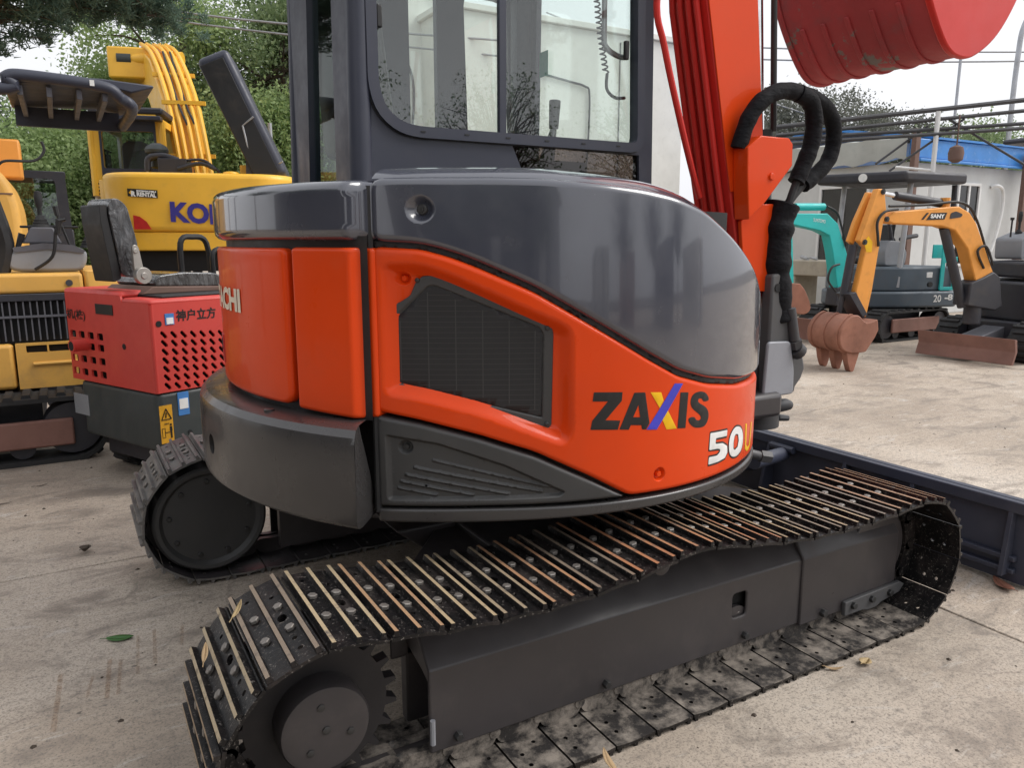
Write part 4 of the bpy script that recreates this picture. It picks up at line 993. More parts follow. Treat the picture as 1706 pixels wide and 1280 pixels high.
def sprocket(y0, side, name):
    """toothed drive wheel with the travel-motor drum on one side"""
    m = MB(); T = 21; pr = []
    for k in range(T):
        for da, r in ((0, .165), (.28, .165), (.42, .192), (.58, .192), (.72, .165)):
            a = 2*math.pi*(k+da)/T; pr.append((-1.0+r*math.cos(a), .261+r*math.sin(a)))
    m.prism(pr, XZ(), y0-.016, y0+.016)
    return m.build(name, EX, 'under_black')
sp = sprocket(-.805, -1, 'drive_sprocket')
m = MB(); m.lathe([(.130, .05), (.130, .012), (.112, -.010), (.103, -.016), (.103, -.070), (.098, -.080), (.090, -.082), (.0, -.083)], (-1.0, -.805, .255), 'y', 56)
mo = m.build('travel_motor', EX, 'frame_black')
m = MB(); m.hexbolt((-1.0, -.887, .255), (0, -1, 0), .010, .005); m.build('bolt', mo, 'bolt_dark')
for a in (100, 230, 340):
    m = MB(); q = (-1.0+0.058*math.cos(rad(a)), -.887, .255+.058*math.sin(rad(a))); m.hexbolt(q, (0, -1, 0), .009, .004); m.build('bolt', mo, 'bolt_dark')
sprocket(.805, 1, 'drive_sprocket')
m = MB(); m.lathe([(.02, -.150), (.172, -.150), (.178, -.158), (.186, -.168), (.200, -.170), (.210, -.160), (.212, -.06), (.15, -.03), (.15, .03)], (-1.0, .805, .250), 'y', 56); fm = m.build('travel_motor', EX, 'panel_grey')
for k in range(9):
    m = MB(); a = rad(40*k+12); m.hexbolt((-1.0+.150*math.cos(a), .655, .250+.150*math.sin(a)), (0, -1, 0), .010, .008); m.build('bolt', fm, 'bolt_dark')
for y in (-.805, .805):
    m = MB(); m.lathe([(.06, -.03), (.145, -.03), (.145, -.02), (.165, -.016), (.165, .016), (.145, .02), (.145, .03), (.06, .03)], (1.0, y, .241), 'y', 40); m.build('idler_wheel', EX, 'frame_black', bevel=.004)
    for x in (-.62, -.31, 0, .31, .62):
        m = MB(); m.lathe([(.03, -.034), (.062, -.034), (.062, -.022), (.05, -.018), (.05, .045), (.062, .05), (.062, .09), (.03, .09)], (x, math.copysign(.80, y) if y < 0 else y-.06, .135), 'y', 24); m.build('track_roller', EX, 'frame_black')
    m = MB(); m.lathe([(.02, -.06), (.030, -.055), (.034, -.04), (.034, .05), (.02, .06)], (-.02, y, .415), 'y', 24); m.build('carrier_roller', EX, 'frame_black')
def track_frame(sy):
    yo, yi = sy*.845, sy*.70
    m = MB()
    prof = [(yo, .070), (yo, .292), (sy*.76, .385), (sy*.66, .385), (sy*.66, .07), (sy*.70, .07), (sy*.70, .30), (sy*.80, .275), (sy*.833, .26), (sy*.833, .07)]
    m.prism(prof, YZ(), -.735, .600)
    fr = m.build('track_frame', EX, 'frame_black')
    if sy < 0:
        hole = round_poly([(.285, .165), (.345, .165), (.345, .245), (.285, .245)], .014, 4)
        cm = MB(); cm.prism(hole, XZ(), -.87, -.80); cme = cm.mesh('cut', 'interior', 0)
        bore(fr, cme)
        md = fr.modifiers.new('bevel', 'BEVEL'); md.width = .008; md.segments = 3; md.limit_method = 'ANGLE'; md.angle_limit = rad(35)
        m = MB(); m.box((.27, -.815, .15), (.36, -.80, .26)); m.build('service_recess', fr, 'interior')
        m = MB(); m.tube([(.322, -.826, .168), (.322, -.816, .185)], [.012, .006], 6); m.build('grease_valve', fr, 'bolt')
        for x in (-.66, -.20, .34): m = MB(); m.hexbolt((x, -.845, .098), (0, -1, 0), .012, .016); m.build('bolt', fr, 'bolt_dark')
        m = MB(); m.cyl((-.730, -.852, .10), (-.730, -.852, .165), .007, seg=8); m.build('guide_pin', fr, 'light_cast')
    # front section, slightly proud
    m = MB(); prof = [(sy*.853, .062), (sy*.853, .296), (sy*.80, .375), (sy*.70, .375), (sy*.70, .36), (sy*.79, .355), (sy*.840, .285), (sy*.840, .062)]
    m.prism(prof, YZ(), .590, 1.09)
    gf = m.build('idler_guard', EX, 'frame_black', bevel=.005)
    m = MB(); m.prism([(.80, .050), (.80, .100), (1.10, .110), (1.125, .095), (1.10, .070), (1.00, .055), (.97, .043), (.92, .043), (.90, .050)], XZ(), sy*.853, sy*.869)
    pl_ = m.build('idler_plate', gf, 'cast_grey', bevel=.003)
    for x in (.84, .94, 1.04):
        m = MB(); m.hexbolt((x, sy*.869, .082), (0, sy, 0), .013, .012); m.build('bolt', gf, 'bolt_dark')
    m = MB(); m.hexbolt((.70, sy*.853, .085), (0, sy, 0), .014, .016); m.build('bolt', gf, 'bolt_dark')
track_frame(-1); track_frame(1)

# ---- dozer blade
m = MB(); sec = [(1.66, .015), (1.66, .30), (1.665, .345), (1.70, .345), (1.702, .30), (1.70, .22), (1.702, .10), (1.725, .02), (1.715, .012)]
m.prism(sec, XZ(), -1.02, 1.02)
bl = m.build('dozer_blade', EX, 'blade_blue', bevel=.004)
for y in (-.95, .95, -.55, .55, .22, -.22):
    m = MB(); m.prism([(1.60 if abs(y) > .3 else 1.57, .05), (1.66, .05), (1.66, .335), (1.635, .335)], XZ(), y-.009, y+.009); m.build('blade_rib', bl, 'blade_blue', bevel=.002)
m = MB(); m.box((1.63, -1.019, .30), (1.659, 1.019, .345)); m.build('blade_rail', bl, 'blade_blue', bevel=.004)
for z in (.105, .055):
    m = MB(); m.box((1.635, -.98, z), (1.659, -.60, z+.02)); m.build('blade_bar', bl, 'blade_blue', bevel=.004)
for y in (-.40, .40):
    m = MB(); m.prism([(.45, .22), (.45, .36), (1.3, .30), (1.66, .24), (1.66, .12), (1.3, .16)], XZ(), y-.06, y+.06); m.build('blade_arm', bl, 'blade_blue', bevel=.006)
m = MB(); m.tube([(1.62, .12, .27), (1.30, .02, .30)], .035, 14); m.tube([(1.62, .06, .30), (1.62, .20, .30)], .018, 10); m.build('blade_cylinder', bl, 'blade_blue')

# ---- cab
cab = empty('cab', (0, 0, 0)); cab.parent = EX
Xr, Xf, Yr, Yl, Zb, Zt = -.60, .53, -.10, .86, 1.42, 2.48
win = [(-.545, 2.30), (-.545, 1.78), (-.525, 1.715), (-.475, 1.675), (-.42, 1.664), (.452, 1.664), (.430, 2.36), (-.50, 2.36)]
win = round_poly(win, .03, 3)
def frame_sheet(mb, outline, holes, fn, d0, d1):
    pts = list(outline); ed = [(i, (i+1) % len(outline)) for i in range(len(outline))]
    for h in holes:
        b = len(pts); pts += list(h); ed += [(b+i, b+(i+1) % len(h)) for i in range(len(h))]
    V, F = cdt(pts, ed, outline, holes); n = len(V)
    mb.add([fn(a, b, d0) for a, b in V], F); mb.add([fn(a, b, d1) for a, b in V], [f[::-1] for f in F])
    for L in [outline]+list(holes):
        k = len(L); mb.add([fn(a, b, d0) for a, b in L]+[fn(a, b, d1) for a, b in L], [(i, (i+1) % k, k+(i+1) % k, k+i) for i in range(k)])
    return mb
wall = [(Xr+.0, Zb), (.535, Zb), (.510, Zt), (Xr+.02, Zt)]
low_win = [(-.075, 1.640), (.468, 1.628), (.480, 1.44), (.02, 1.44)]
m = MB(); frame_sheet(m, wall, [win, low_win], XZ(), Yr, Yr+.035); cr = m.build('right_wall', cab, 'cab_grey', bevel=.004)
# raised window surround with its bolts
inner = win
def offs(poly, d):
    Q = np.array(poly); t = np.roll(Q, -1, 0)-np.roll(Q, 1, 0); t /= np.linalg.norm(t, axis=1)[:, None]
    ar = (Q[:, 0]*np.roll(Q[:, 1], -1)-np.roll(Q[:, 0], -1)*Q[:, 1]).sum()
    return [tuple(p) for p in Q-np.stack([-t[:, 1], t[:, 0]], 1)*(1 if ar > 0 else -1)*d]
m = MB(); frame_sheet(m, offs(win, .030), [offs(win, -.004)], XZ(), Yr-.016, Yr-.001); m.build('window_surround', cab, 'cab_grey', bevel=.006)
m = MB(); frame_sheet(m, offs(win, .0335), [offs(win, .026)], XZ(), Yr-.004, Yr-.0005); m.build('window_rubber', cab, 'black_trim')
for x in np.linspace(-.40, .36, 6):
    m = MB(); m.box((x-.008, Yr-.018, 1.650), (x+.008, Yr-.0155, 1.6545)); m.build('clip', cab, 'black_trim')
def pane(name, poly, fn, d, mat='cab_glass'):
    mb = MB(); mb.prism(poly, fn, d, d+.005); return mb.build(name, cab, mat, smooth=0)
pane('side_glass', offs(win, .006), XZ(), Yr+.012)
pane('lower_glass', offs(low_win, .004), XZ(), Yr+.010, 'tint_glass')
m = MB(); m.box((-.118, Yr+.004, 1.668), (-.090, Yr+.022, 2.36)); m.build('sliding_rail', cab, 'cab_grey', bevel=.003)
for x, z in ((-.538, 1.975), (.390, 1.985)):
    m = MB(); m.box((x, Yr-.006, z-.032), (x+.018, Yr+.010, z+.032)); m.build('window_latch', cab, 'black_trim', bevel=.004)
# rear wall with the narrow windows, chamfered far corner
m = MB(); rw = [(-.095, Zb), (.60, Zb), (.58, Zt), (-.095, Zt)]
wr = [(.085, 1.44), (.40, 1.44), (.31, 2.40), (.06, 2.40)]
frame_sheet(m, rw, [wr], YZ(), Xr-.02, Xr+.02); m.build('rear_wall', cab, 'cab_grey', bevel=.005)
pane('rear_glass', offs(wr, .004), YZ(), Xr, 'rear_cab_glass')
m = MB(); m.tube([(Xr+.004, Yr+.02, Zb), (Xr+.02, Yr+.02, Zt)], .036, 14); m.build('corner_post', cab, 'cab_grey')
m = MB(); m.tube([(Xr+.002, .585, Zb), (Xr+.02, .55, Zt)], .038, 14); m.build('corner_post', cab, 'cab_grey')
m = MB(); m.tube([(-.53, .83, Zb), (-.51, .80, Zt)], .035, 12); m.build('corner_post', cab, 'cab_grey')
# far (door) side and front
m = MB(); lw = [(-.53, Zb), (.54, Zb), (.50, Zt), (-.51, Zt)]
h1 = round_poly([(-.045, 1.50), (.085, 1.50), (.085, 2.38), (-.045, 2.38)], .03, 3); h2 = round_poly([(.240, 1.50), (.47, 1.50), (.43, 2.38), (.215, 2.38)], .05, 3); h0 = round_poly([(-.47, 1.55), (-.22, 1.50), (-.22, 2.38), (-.47, 2.38)], .05, 3)
frame_sheet(m, lw, [h0, h1, h2], XZ(), .825, .86); m.build('door_wall', cab, 'cab_grey', bevel=.005)
for h in (h0, h1, h2): pane('door_glass', offs(h, .004), XZ(), .840)
m = MB(); fw = [(-.06, Zb), (.84, Zb), (.82, Zt), (-.06, Zt)]
hf = [(-.02, 1.50), (.70, 1.50), (.68, 2.40), (-.02, 2.40)]
frame_sheet(m, fw, [hf], YZ(), .505, .53); m.build('front_wall', cab, 'cab_grey', bevel=.004)
pane('windscreen', offs(hf, .004), YZ(), .515)
m = MB(); m.prism(smooth_path([(.52, .78), (.49, .80), (.44, .80), (.44, .74), (.50, .72)], 3), XY, 1.5, 2.4); m.build('front_post', cab, 'cab_grey')
m = MB(); m.box((-.62, -.12, 2.481), (.56, .88, 2.56)); m.build('roof', cab, 'cab_grey', bevel=.03, seg=3)
m = MB(); m.box((-.60, -.06, 1.402), (.52, .84, 1.419)); m.build('floor', cab, 'black_trim')
# seat, console and a coiled cable inside
m = MB(); m.prism(round_poly([(-.50, 1.62), (-.40, 1.62), (-.37, 1.72), (-.43, 2.22), (-.50, 2.24), (-.54, 2.18)], .04), XZ(), .18, .60); m.build('seat_backrest', cab, 'seat_vinyl', bevel=.02, seg=3)
m = MB(); m.prism(round_poly([(-.45, 1.50), (.06, 1.50), (.08, 1.58), (-.1, 1.62), (-.45, 1.60)], .03), XZ(), .18, .60); m.build('seat_cushion', cab, 'seat_vinyl', bevel=.02, seg=3)
m = MB(); m.box((-.2, -.03, 1.45), (.28, .13, 1.60)); m.tube([(.16, .05, 1.6), (.19, .05, 1.72)], [.03, .012], 10); m.tube([(.19, .05, 1.72), (.195, .05, 1.82)], [.018, .022], 10); m.build('control_console', cab, 'seat_vinyl', bevel=.01)
m = MB(); pts = []
for k in range(150):
    z = 2.36-.0030*k; w = k*1.1; pts.append((.292+.010*math.cos(w)+.0004*k*(k/150), -.045+.010*math.sin(w), z))
e0 = pts[-1]; m.tube(pts, .0032, 5); m.tube(smooth_path([e0, (.36, -.04, 1.86), (.40, -.035, 1.835), (.45, -.03, 1.838)], 6), .006, 6); m.build('coiled_cable', cab, 'cable')
m = MB(); m.tube(smooth_path([(.335, -.05, 2.4), (.335, -.05, 2.06), (.345, -.05, 2.0), (.40, -.05, 1.975), (.44, -.05, 1.975)], 5), .010, 8); m.build('grab_rail', cab, 'wire_grey')
m = MB(); m.box((-.02, .822, 2.02), (.002, .823, 2.03)); 
m = MB(); m.box((.5045, .585, 2.03), (.5048, .655, 2.135)); st = m.build('exit_sticker', cab, 'exit_green')

# ---- boom, swing post, arm, bucket
boom = [(.90, 1.08), (1.06, 1.10), (1.02, 1.30), (.975, 1.55), (.882, 2.18), (.84, 2.55), (.90, 2.90), (1.16, 3.25), (1.62, 3.60), (1.58, 3.70), (1.00, 3.42), (.66, 3.02), (.575, 2.56), (.645, 2.15), (.79, 1.54), (.855, 1.28)]
m = MB(); m.prism(boom, XZ(), -.235, -.055); bo = m.build('boom', EX, 'red_boom', bevel=.006)
bo.data.materials[0] = MATS['red_boom']
m = MB(); m.prism([(.798, 1.50), (.984, 1.50), (.890, 2.18), (.84, 2.58), (.575, 2.58), (.648, 2.15)], XZ(), -.2365, -.241); m.build('side_plate', bo, 'orange', bevel=.002)
for y in (-.075, -.115, -.160, -.200):
    m = MB(); m.tube([(.585, y, 2.60), (.626, y, 2.15), (.770, y, 1.54), (.815, y, 1.36)], .012, 10); m.build('pipe', bo, 'red_boom')
m = MB(); m.tube(smooth_path([(.50, -.22, 2.6), (.430, -.22, 2.15), (.47, -.22, 1.98), (.555, -.22, 1.74), (.645, -.20, 1.56), (.70, -.18, 1.48)], 6), .012, 10); m.build('return_pipe', bo, 'red_boom')
m = MB(); m.box((.405, -.236, 2.13), (.448, -.20, 2.155)); m.build('pipe_clamp', bo, 'red_boom', bevel=.003)
br = [(.800, 1.655), (.865, 1.700), (1.015, 1.700), (1.038, 1.680), (1.042, 1.600), (.905, 1.458), (.825, 1.395), (.805, 1.56)]
m = MB(); m.prism(br, XZ(), -.315, -.2415); bk = m.build('hose_bracket', bo, 'orange', bevel=.004)
m = MB(); m.hexbolt((.93, -.315, 1.555), (0, -1, 0), .014, .008); m.build('bolt', bk, 'orange')
m = MB(); m.prism([(.84, 1.39), (.90, 1.455), (1.05, 1.46), (1.04, 1.12), (.88, 1.12)], XZ(), -.262, -.2445); m.build('foot_plate', bo, 'orange', bevel=.003)
# boom cylinder in front of the boom
m = MB(); m.tube([(1.085, -.145, 1.02), (1.020, -.145, 1.72)], .058, 24); m.tube([(1.022, -.145, 1.70), (1.020, -.145, 1.745)], .064, 24); m.build('boom_cylinder', EX, 'black_trim')
m = MB(); m.tube([(1.02, -.145, 1.74), (.935, -.145, 2.62)], .030, 20); m.build('cylinder_rod', EX, 'chrome')
m = MB(); m.tube([(1.055, -.20, 1.74), (.985, -.20, 2.62)], .012, 12); m.build('cylinder_pipe', EX, 'black_trim')
# swing post
post = [(.99, 1.185), (1.03, 1.195), (1.065, 1.165), (1.10, 1.0), (1.14, .90), (1.20, .845), (1.215, .80), (1.195, .755), (1.165, .725), (1.16, .70), (1.0, .70), (.99, .9)]
m = MB(); m.prism(post, XZ(), -.30, -.245); m.prism(post, XZ(), -.07, -.015); m.prism([(.99, .70), (1.16, .70), (1.16, .88), (.99, .88)], XZ(), -.244, -.071)
sw = m.build('swing_post', EX, 'cast_grey', bevel=.010)
m = MB(); m.prism(round_poly([(.96, .70), (1.135, .70), (1.13, .80), (1.10, .92), (.97, .925)], .02), XZ(), -.316, -.3005); m.build('post_cheek', sw, 'light_cast', bevel=.006)
m = MB(); m.tube([(1.02, -.3005, 1.135), (1.02, -.304, 1.135)], .017, 16); m.build('pin_hole', sw, 'interior')
m = MB(); m.lathe([(.09, .545), (.105, .55), (.105, .62), (.095, .63), (.095, .70)], (1.07, -.17, 0), 'z', 28); m.tube([(1.10, -.25, .64), (1.15, -.27, .645), (1.17, -.27, .64)], [.03, .026, .02], 12); m.tube([(1.14, -.24, .585), (1.19, -.25, .578)], [.016, .012], 8); m.build('pivot_boss', sw, 'steel_dark')
m = MB(); m.box((.60, -.34, .62), (1.05, .02, .72)); m.build('swing_bracket', EX, 'frame_black', bevel=.02)
m = MB(); m.tube([(1.10, -.30, 1.05), (1.125, -.31, .92)], .022, 12); m.tube([(1.125, -.31, .92), (1.135, -.31, .89)], .032, 6); m.tube([(1.13, -.31, .89), (1.16, -.31, .87)], .034, 12); m.build('hose_coupling', EX, 'steel_dark')
# hoses in fabric sleeves
hA = smooth_path([(.80, -.27, 1.655), (.825, -.285, 1.755), (.875, -.30, 1.825), (.965, -.305, 1.866), (1.08, -.30, 1.868), (1.21, -.29, 1.845), (1.295, -.28, 1.79), (1.325, -.27, 1.71), (1.305, -.265, 1.635), (1.24, -.26, 1.575), (1.175, -.26, 1.535)], 8)
hB = smooth_path([(1.06, -.305, 1.868), (1.125, -.31, 1.84), (1.165, -.30, 1.775), (1.17, -.29, 1.69), (1.145, -.28, 1.61), (1.115, -.275, 1.545)], 8)
def lumpy(pts, r, amp, k=1.0): return [r*(1+amp*(math.sin(i*k*1.7)+.6*math.sin(i*k*2.9+1))) for i in range(len(pts))]
m = MB(); m.tube(hA, lumpy(hA, .031, .03, .55), 14); m.build('hose_sleeve', EX, 'hose_sleeve')
m = MB(); m.tube(hB, lumpy(hB, .033, .03, .55), 14); m.build('hose_sleeve', EX, 'hose_sleeve')
m = MB(); m.tube(smooth_path([(1.185, -.26, 1.545), (1.12, -.26, 1.49), (1.075, -.255, 1.42), (1.06, -.25, 1.30)], 5), .016, 10); m.build('hose', EX, 'rubber')
m = MB(); m.tube(smooth_path([(1.12, -.275, 1.55), (1.09, -.275, 1.48), (1.07, -.27, 1.40), (1.05, -.27, 1.30)], 5), .016, 10); m.build('hose', EX, 'rubber')
hC = smooth_path([(1.075, -.255, 1.46), (1.055, -.25, 1.38), (1.05, -.25, 1.25), (1.065, -.25, 1.12), (1.09, -.25, 1.0)], 8)
m = MB(); m.tube(hC, lumpy(hC, .062, .06, .5), 16); m.build('hose_sleeve', EX, 'hose_sleeve')
# arm beyond the frame, then the bucket that hangs into it
m = MB(); m.prism([(1.50, 3.78), (1.72, 3.52), (2.18, 2.80), (2.10, 2.72), (1.52, 3.40), (1.36, 3.62)], XZ(), -.21, -.08); m.build('arm', EX, 'orange', bevel=.01)
bp = smooth_path([(2.36, 2.86), (2.30, 2.55), (2.20, 2.34), (2.08, 2.18), (1.94, 2.085), (1.84, 2.065), (1.74, 2.10), (1.62, 2.24), (1.53, 2.40), (1.47, 2.62), (1.46, 2.78)], 6)
th = .022
P = np.array(bp); t = np.gradient(P, axis=0); t /= np.linalg.norm(t, axis=1)[:, None]; nn = np.stack([-t[:, 1], t[:, 0]], 1)
c0 = P.mean(0)
if ((P-c0)*nn).sum() < 0: nn = -nn
inn_ = P-nn*th
m = MB(); m.prism([tuple(p) for p in P]+[tuple(p) for p in inn_[::-1]], XZ(), -.42, .24); bu = m.build('bucket', EX, 'bucket_red', bevel=.004)
for y0, y1 in ((-.45, -.4205), (.2405, .268)):
    m = MB(); m.prism([tuple(p) for p in (P+nn*.012)], XZ(), y0, y1); m.build('bucket_side', bu, 'red_boom' if y0 < 0 else 'bucket_red', bevel=.008, seg=3)
for y in (-.31, -.19, -.07, .05, .16):
    m = MB(); q = P[12:44]; qn = nn[12:44]; m.prism([tuple(p) for p in q+qn*.008]+[tuple(p) for p in (q-qn*.002)[::-1]], XZ(), y-.011, y+.011); m.build('wear_strip', bu, 'bucket_red', bevel=.004)
m = MB(); m.prism([(1.95, 2.80), (2.26, 2.84), (2.22, 3.0), (2.0, 3.0)], XZ(), -.23, -.06); m.build('bucket_hinge', bu, 'orange', bevel=.01)
# ================================================================ the other machines in the yard
def rubber_track(parent, L, R, W, yc, x0=0.0, mat='rubber', lugs=44, z0=0.0, tall=None):
    """closed rubber belt with moulded lugs, wheels and a side frame; runs along local x"""
    H = 2*R; s0 = L-2*R; per = 2*s0+2*math.pi*R
    def P(s):
        s %= per
        if s < s0: return (x0-s0/2+s, z0+H, 0)
        s -= s0
        if s < math.pi*R: a = s/R; return (x0+s0/2+R*math.sin(a), z0+R+R*math.cos(a), -a)
        s -= math.pi*R
        if s < s0: return (x0+s0/2-s, z0, -math.pi)
        s -= s0; a = s/R; return (x0-s0/2-R*math.sin(a), z0+R-R*math.cos(a), -math.pi-a)
    m = MB(); N = 72; q = [P(per*k/N) for k in range(N)]; t = R*.13
    vs = []
    for x, z, a in q:
        nx, nz = -math.sin(a), math.cos(a)
        vs += [(x, yc-W/2, z), (x, yc+W/2, z), (x-nx*t, yc+W/2, z-nz*t), (x-nx*t, yc-W/2, z-nz*t)]
    m.add(vs, [(4*k+i, 4*((k+1) % N)+i, 4*((k+1) % N)+(i+1) % 4, 4*k+(i+1) % 4) for k in range(N) for i in range(4)])
    tr = m.build('rubber_track', parent, mat)
    m = MB()
    for k in range(lugs):
        x, z, a = P(per*(k+.5)/lugs); ca, sa = math.cos(a), math.sin(a); w = per/lugs*.30; h = R*.10; sh = per/lugs*.25*(1 if k % 2 else -1)
        for (ya, yb) in ((-W/2, W*.10), (-W*.10, W/2)) if False else ((-W/2+(0 if k % 2 else W*.15), W/2-(W*.15 if k % 2 else 0)),):
            vs = []
            for u, n in ((-w, -.002), (w, -.002), (w*.7, h), (-w*.7, h)):
                for y in (ya, yb): vs.append((x+u*ca-n*sa, yc+y, z+u*sa+n*ca))
            m.add(vs, [(0, 2, 4, 6), (1, 7, 5, 3), (0, 1, 3, 2), (2, 3, 5, 4), (4, 5, 7, 6), (6, 7, 1, 0)])
    lg = m.build('tread_lugs', tr, mat); lg['kind'] = 'stuff'
    for xx in (x0-s0/2, x0+s0/2):
        m = MB(); m.lathe([(R*.2, -W*.36), (R*.78, -W*.36), (R*.82, -W*.2), (R*.82, W*.2), (R*.78, W*.36), (R*.2, W*.36)], (xx, yc, z0+R), 'y', 28); m.build('wheel', tr, 'dark_machine')
    for k in range(3):
        m = MB(); m.lathe([(R*.1, -W*.3), (R*.34, -W*.3), (R*.34, W*.3), (R*.1, W*.3)], (x0-s0*.3+s0*.3*k, yc, z0+R*.50), 'y', 18); m.build('roller', tr, 'dark_machine')
    return tr
def plate_on(name, parent, mat, quad, fn, lift=.003):
    m = MB(); m.prism(quad, fn, -lift, 0); return m.build(name, parent, mat, smooth=0)

# ---------------------------------------------------------------- large yellow excavator
KM = empty('yellow_excavator', (.208, 8.773, 0), rad(-18), 'large yellow excavator seen from behind with its engine lid raised', 'excavator')
m = MB()
pl_ = round_poly([(-1.30, 1.0), (-1.26, .35), (-.95, .04), (0, 0), (.95, .04), (1.26, .35), (1.30, 1.0)], .25, 5)
m.prism(pl_, XY, 1.43, 2.20); cwk = m.build('counterweight', KM, 'yellow_big', bevel=.07, seg=4)
m = MB(); m.prism([(x*.985, y*.98+.03) for x, y in pl_], XY, 1.18, 1.425); m.build('counterweight_base', KM, 'yellow_big', bevel=.02)
m = MB(); m.box((-1.2, .5, .95), (1.2, 3.4, 1.20)); m.build('deck', KM, 'dark_machine')
m = MB(); m.box((-1.05, .2, .9), (1.05, .5, 1.17)); m.build('belly', KM, 'interior')
fK = lambda u, v, d: (u, .012+d-.02*0, v)
def kdec(name, mat, quad, dd=0): return plate_on(name, cwk, mat, quad, lambda u, v, d: (u, .005+.040*max(0, abs(u))**2*.9-.012-dd+d, v))
kdec('rental_plate', 'ink', [(-.845, 1.885), (-.475, 1.862), (-.475, 1.965), (-.845, 1.985)])
kf = lambda x0, z0, dy=.0: (lambda a, b: (x0+a, .005+.036*(x0+a)**2-.019-dy, z0+b-.06*a))
lettering('lettering', cwk, 'decal_white', 'RENTAL', .07, kf(-.73, 1.885, .006), bold=.004, width=.24)
lettering('lettering', cwk, 'decal_white', 'KOMATSU', .026, kf(-.73, 1.945, .006), bold=.002, width=.24)
lettering('lettering', cwk, 'decal_white', 'R', .085, kf(-.80, 1.885, .006), bold=.006, width=.06)
kdec('yellow_chevron', 'decal_yellow', [(-.83, 1.93), (-.795, 1.965), (-.795, 1.905)], .006)
kdec('red_mark', 'decal_red', [(-.80, 1.46), (-.585, 1.46), (-.64, 1.56), (-.72, 1.625), (-.80, 1.645)])
lettering('lettering', cwk, 'decal_navy', 'KOMATSU', .34, kf(-.335, 1.555, .002), bold=.016, width=1.55)
m = MB(); m.prism([(-1.31, .50), (-1.24, .42), (-1.20, 1.2), (-1.31, 1.2)], XY, 1.85, 2.12); vt = m.build('side_vent', KM, 'yellow_big', bevel=.01)
for z in np.arange(1.88, 2.10, .045): m = MB(); m.box((-1.325, .52, z), (-1.30, .95, z+.022)); m.build('slot', vt, 'interior')
m = MB(); m.lathe([(.02, 2.205), (.10, 2.205), (.11, 2.225), (.10, 2.245), (.05, 2.255), (.01, 2.255)], (.40, .45, 0), 'z', 20); m.build('filler_cap', KM, 'yellow_big')
m = MB(); m.box((.50, .62, 2.19), (.60, .80, 2.36)); m.build('lid_stop', KM, 'yellow_big', bevel=.01)
m = MB(); m.lathe([(.05, 2.30), (.10, 2.32), (.10, 2.50), (.15, 2.51), (.16, 2.55), (.13, 2.60), (.06, 2.64), (.01, 2.645)], (-.60, .75, 0), 'z', 24); m.build('air_intake', KM, 'green_grey')
m = MB(); m.box((-.55, .5, 2.19), (-.18, .9, 2.42)); m.tube(smooth_path([(-.7, .6, 2.25), (-.68, .6, 2.42), (-.5, .6, 2.46), (-.3, .6, 2.40)], 5), .045, 10); m.tube(smooth_path([(-.3, .5, 2.28), (0, .5, 2.36), (.2, .5, 2.28)], 5), .03, 8); m.tube(smooth_path([(-.2, .55, 2.40), (.05, .5, 2.40), (.25, .55, 2.24)], 5), .02, 8); m.build('engine', KM, 'dark_machine', bevel=.01)
m = MB(); m.tube(smooth_path([(-.70, .62, 2.22), (-.69, .62, 2.38), (-.60, .62, 2.45)], 5), .028, 10); m.build('exhaust_pipe', KM, 'galvanised')
# raised engine lid: a folded steel pan standing on its hinge
M = Matrix.Translation((1.16, .75, 2.24)) @ Matrix.Rotation(rad(-23.5), 4, 'Y')
m = MB(); m.box((-.44, -.35, 0), (0, .55, 1.78), 0, M); lid = m.build('engine_lid', KM, 'cab_grey', bevel=.08, seg=4)
m = MB(); m.box((-.425, -.362, .06), (-.10, -.351, 1.68), 0, M); m.build('lid_liner', lid, 'black_trim', bevel=.004)
m = MB(); m.tube([(.70, .42, 2.30), (.60, .38, 2.86), (.75, .36, 2.98)], .014, 6); m.tube([(.80, .5, 2.24), (1.10, .4, 2.40)], .012, 6); m.build('lid_stay', lid, 'galvanised')
m = MB(); m.prism([(.60, 2.2), (.80, 2.2), (.66, 2.62), (.61, 2.62)], XZ(), .45, .5); m.build('stay_bracket', lid, 'cab_grey')
# cab seen from behind
m = MB()
fo = [(-1.60, 2.0), (-.62, 2.0), (-.62, 3.02), (-.70, 3.10), (-1.50, 3.10), (-1.60, 3.0)]; fh = round_poly([(-1.44, 2.34), (-.74, 2.34), (-.74, 2.86), (-1.44, 2.86)], .04, 3)
frame_sheet(m, fo, [fh], XZ(), 1.30, 1.36); kc = m.build('cab', KM, 'yellow_big', bevel=.01)
m = MB(); frame_sheet(m, [(-1.47, 2.15), (-.71, 2.15), (-.71, 3.02), (-1.47, 3.02)], [fh], XZ(), 1.28, 1.298); m.build('window_frame', kc, 'cab_grey', bevel=.004)
m = MB(); m.prism(fh, XZ(), 1.31, 1.316); m.build('rear_glass', kc, 'pale_glass', smooth=0)
for x in (-1.60, -.66): m = MB(); m.tube([(x+.02, 1.34, 1.95), (x+.02, 1.34, 3.0)], .055, 10); m.build('post', kc, 'yellow_big')
m = MB(); m.box((-1.60, 1.30, 3.10), (-.60, 3.0, 3.20)); m.build('roof', kc, 'dark_machine', bevel=.03)
m = MB(); m.box((-1.52, 1.12, 3.00), (-.60, 1.30, 3.06)); m.build('roof_visor', kc, 'cab_grey', bevel=.01)
m = MB(); frame_sheet(m, [(1.36, 1.2), (2.95, 1.2), (2.95, 3.05), (1.36, 3.05)], [round_poly([(1.5, 2.1), (2.8, 2.1), (2.8, 2.95), (1.5, 2.95)], .05, 3)], lambda u, v, d: (d, u, v), -1.62, -1.58); m.build('door_side', kc, 'white_frame')
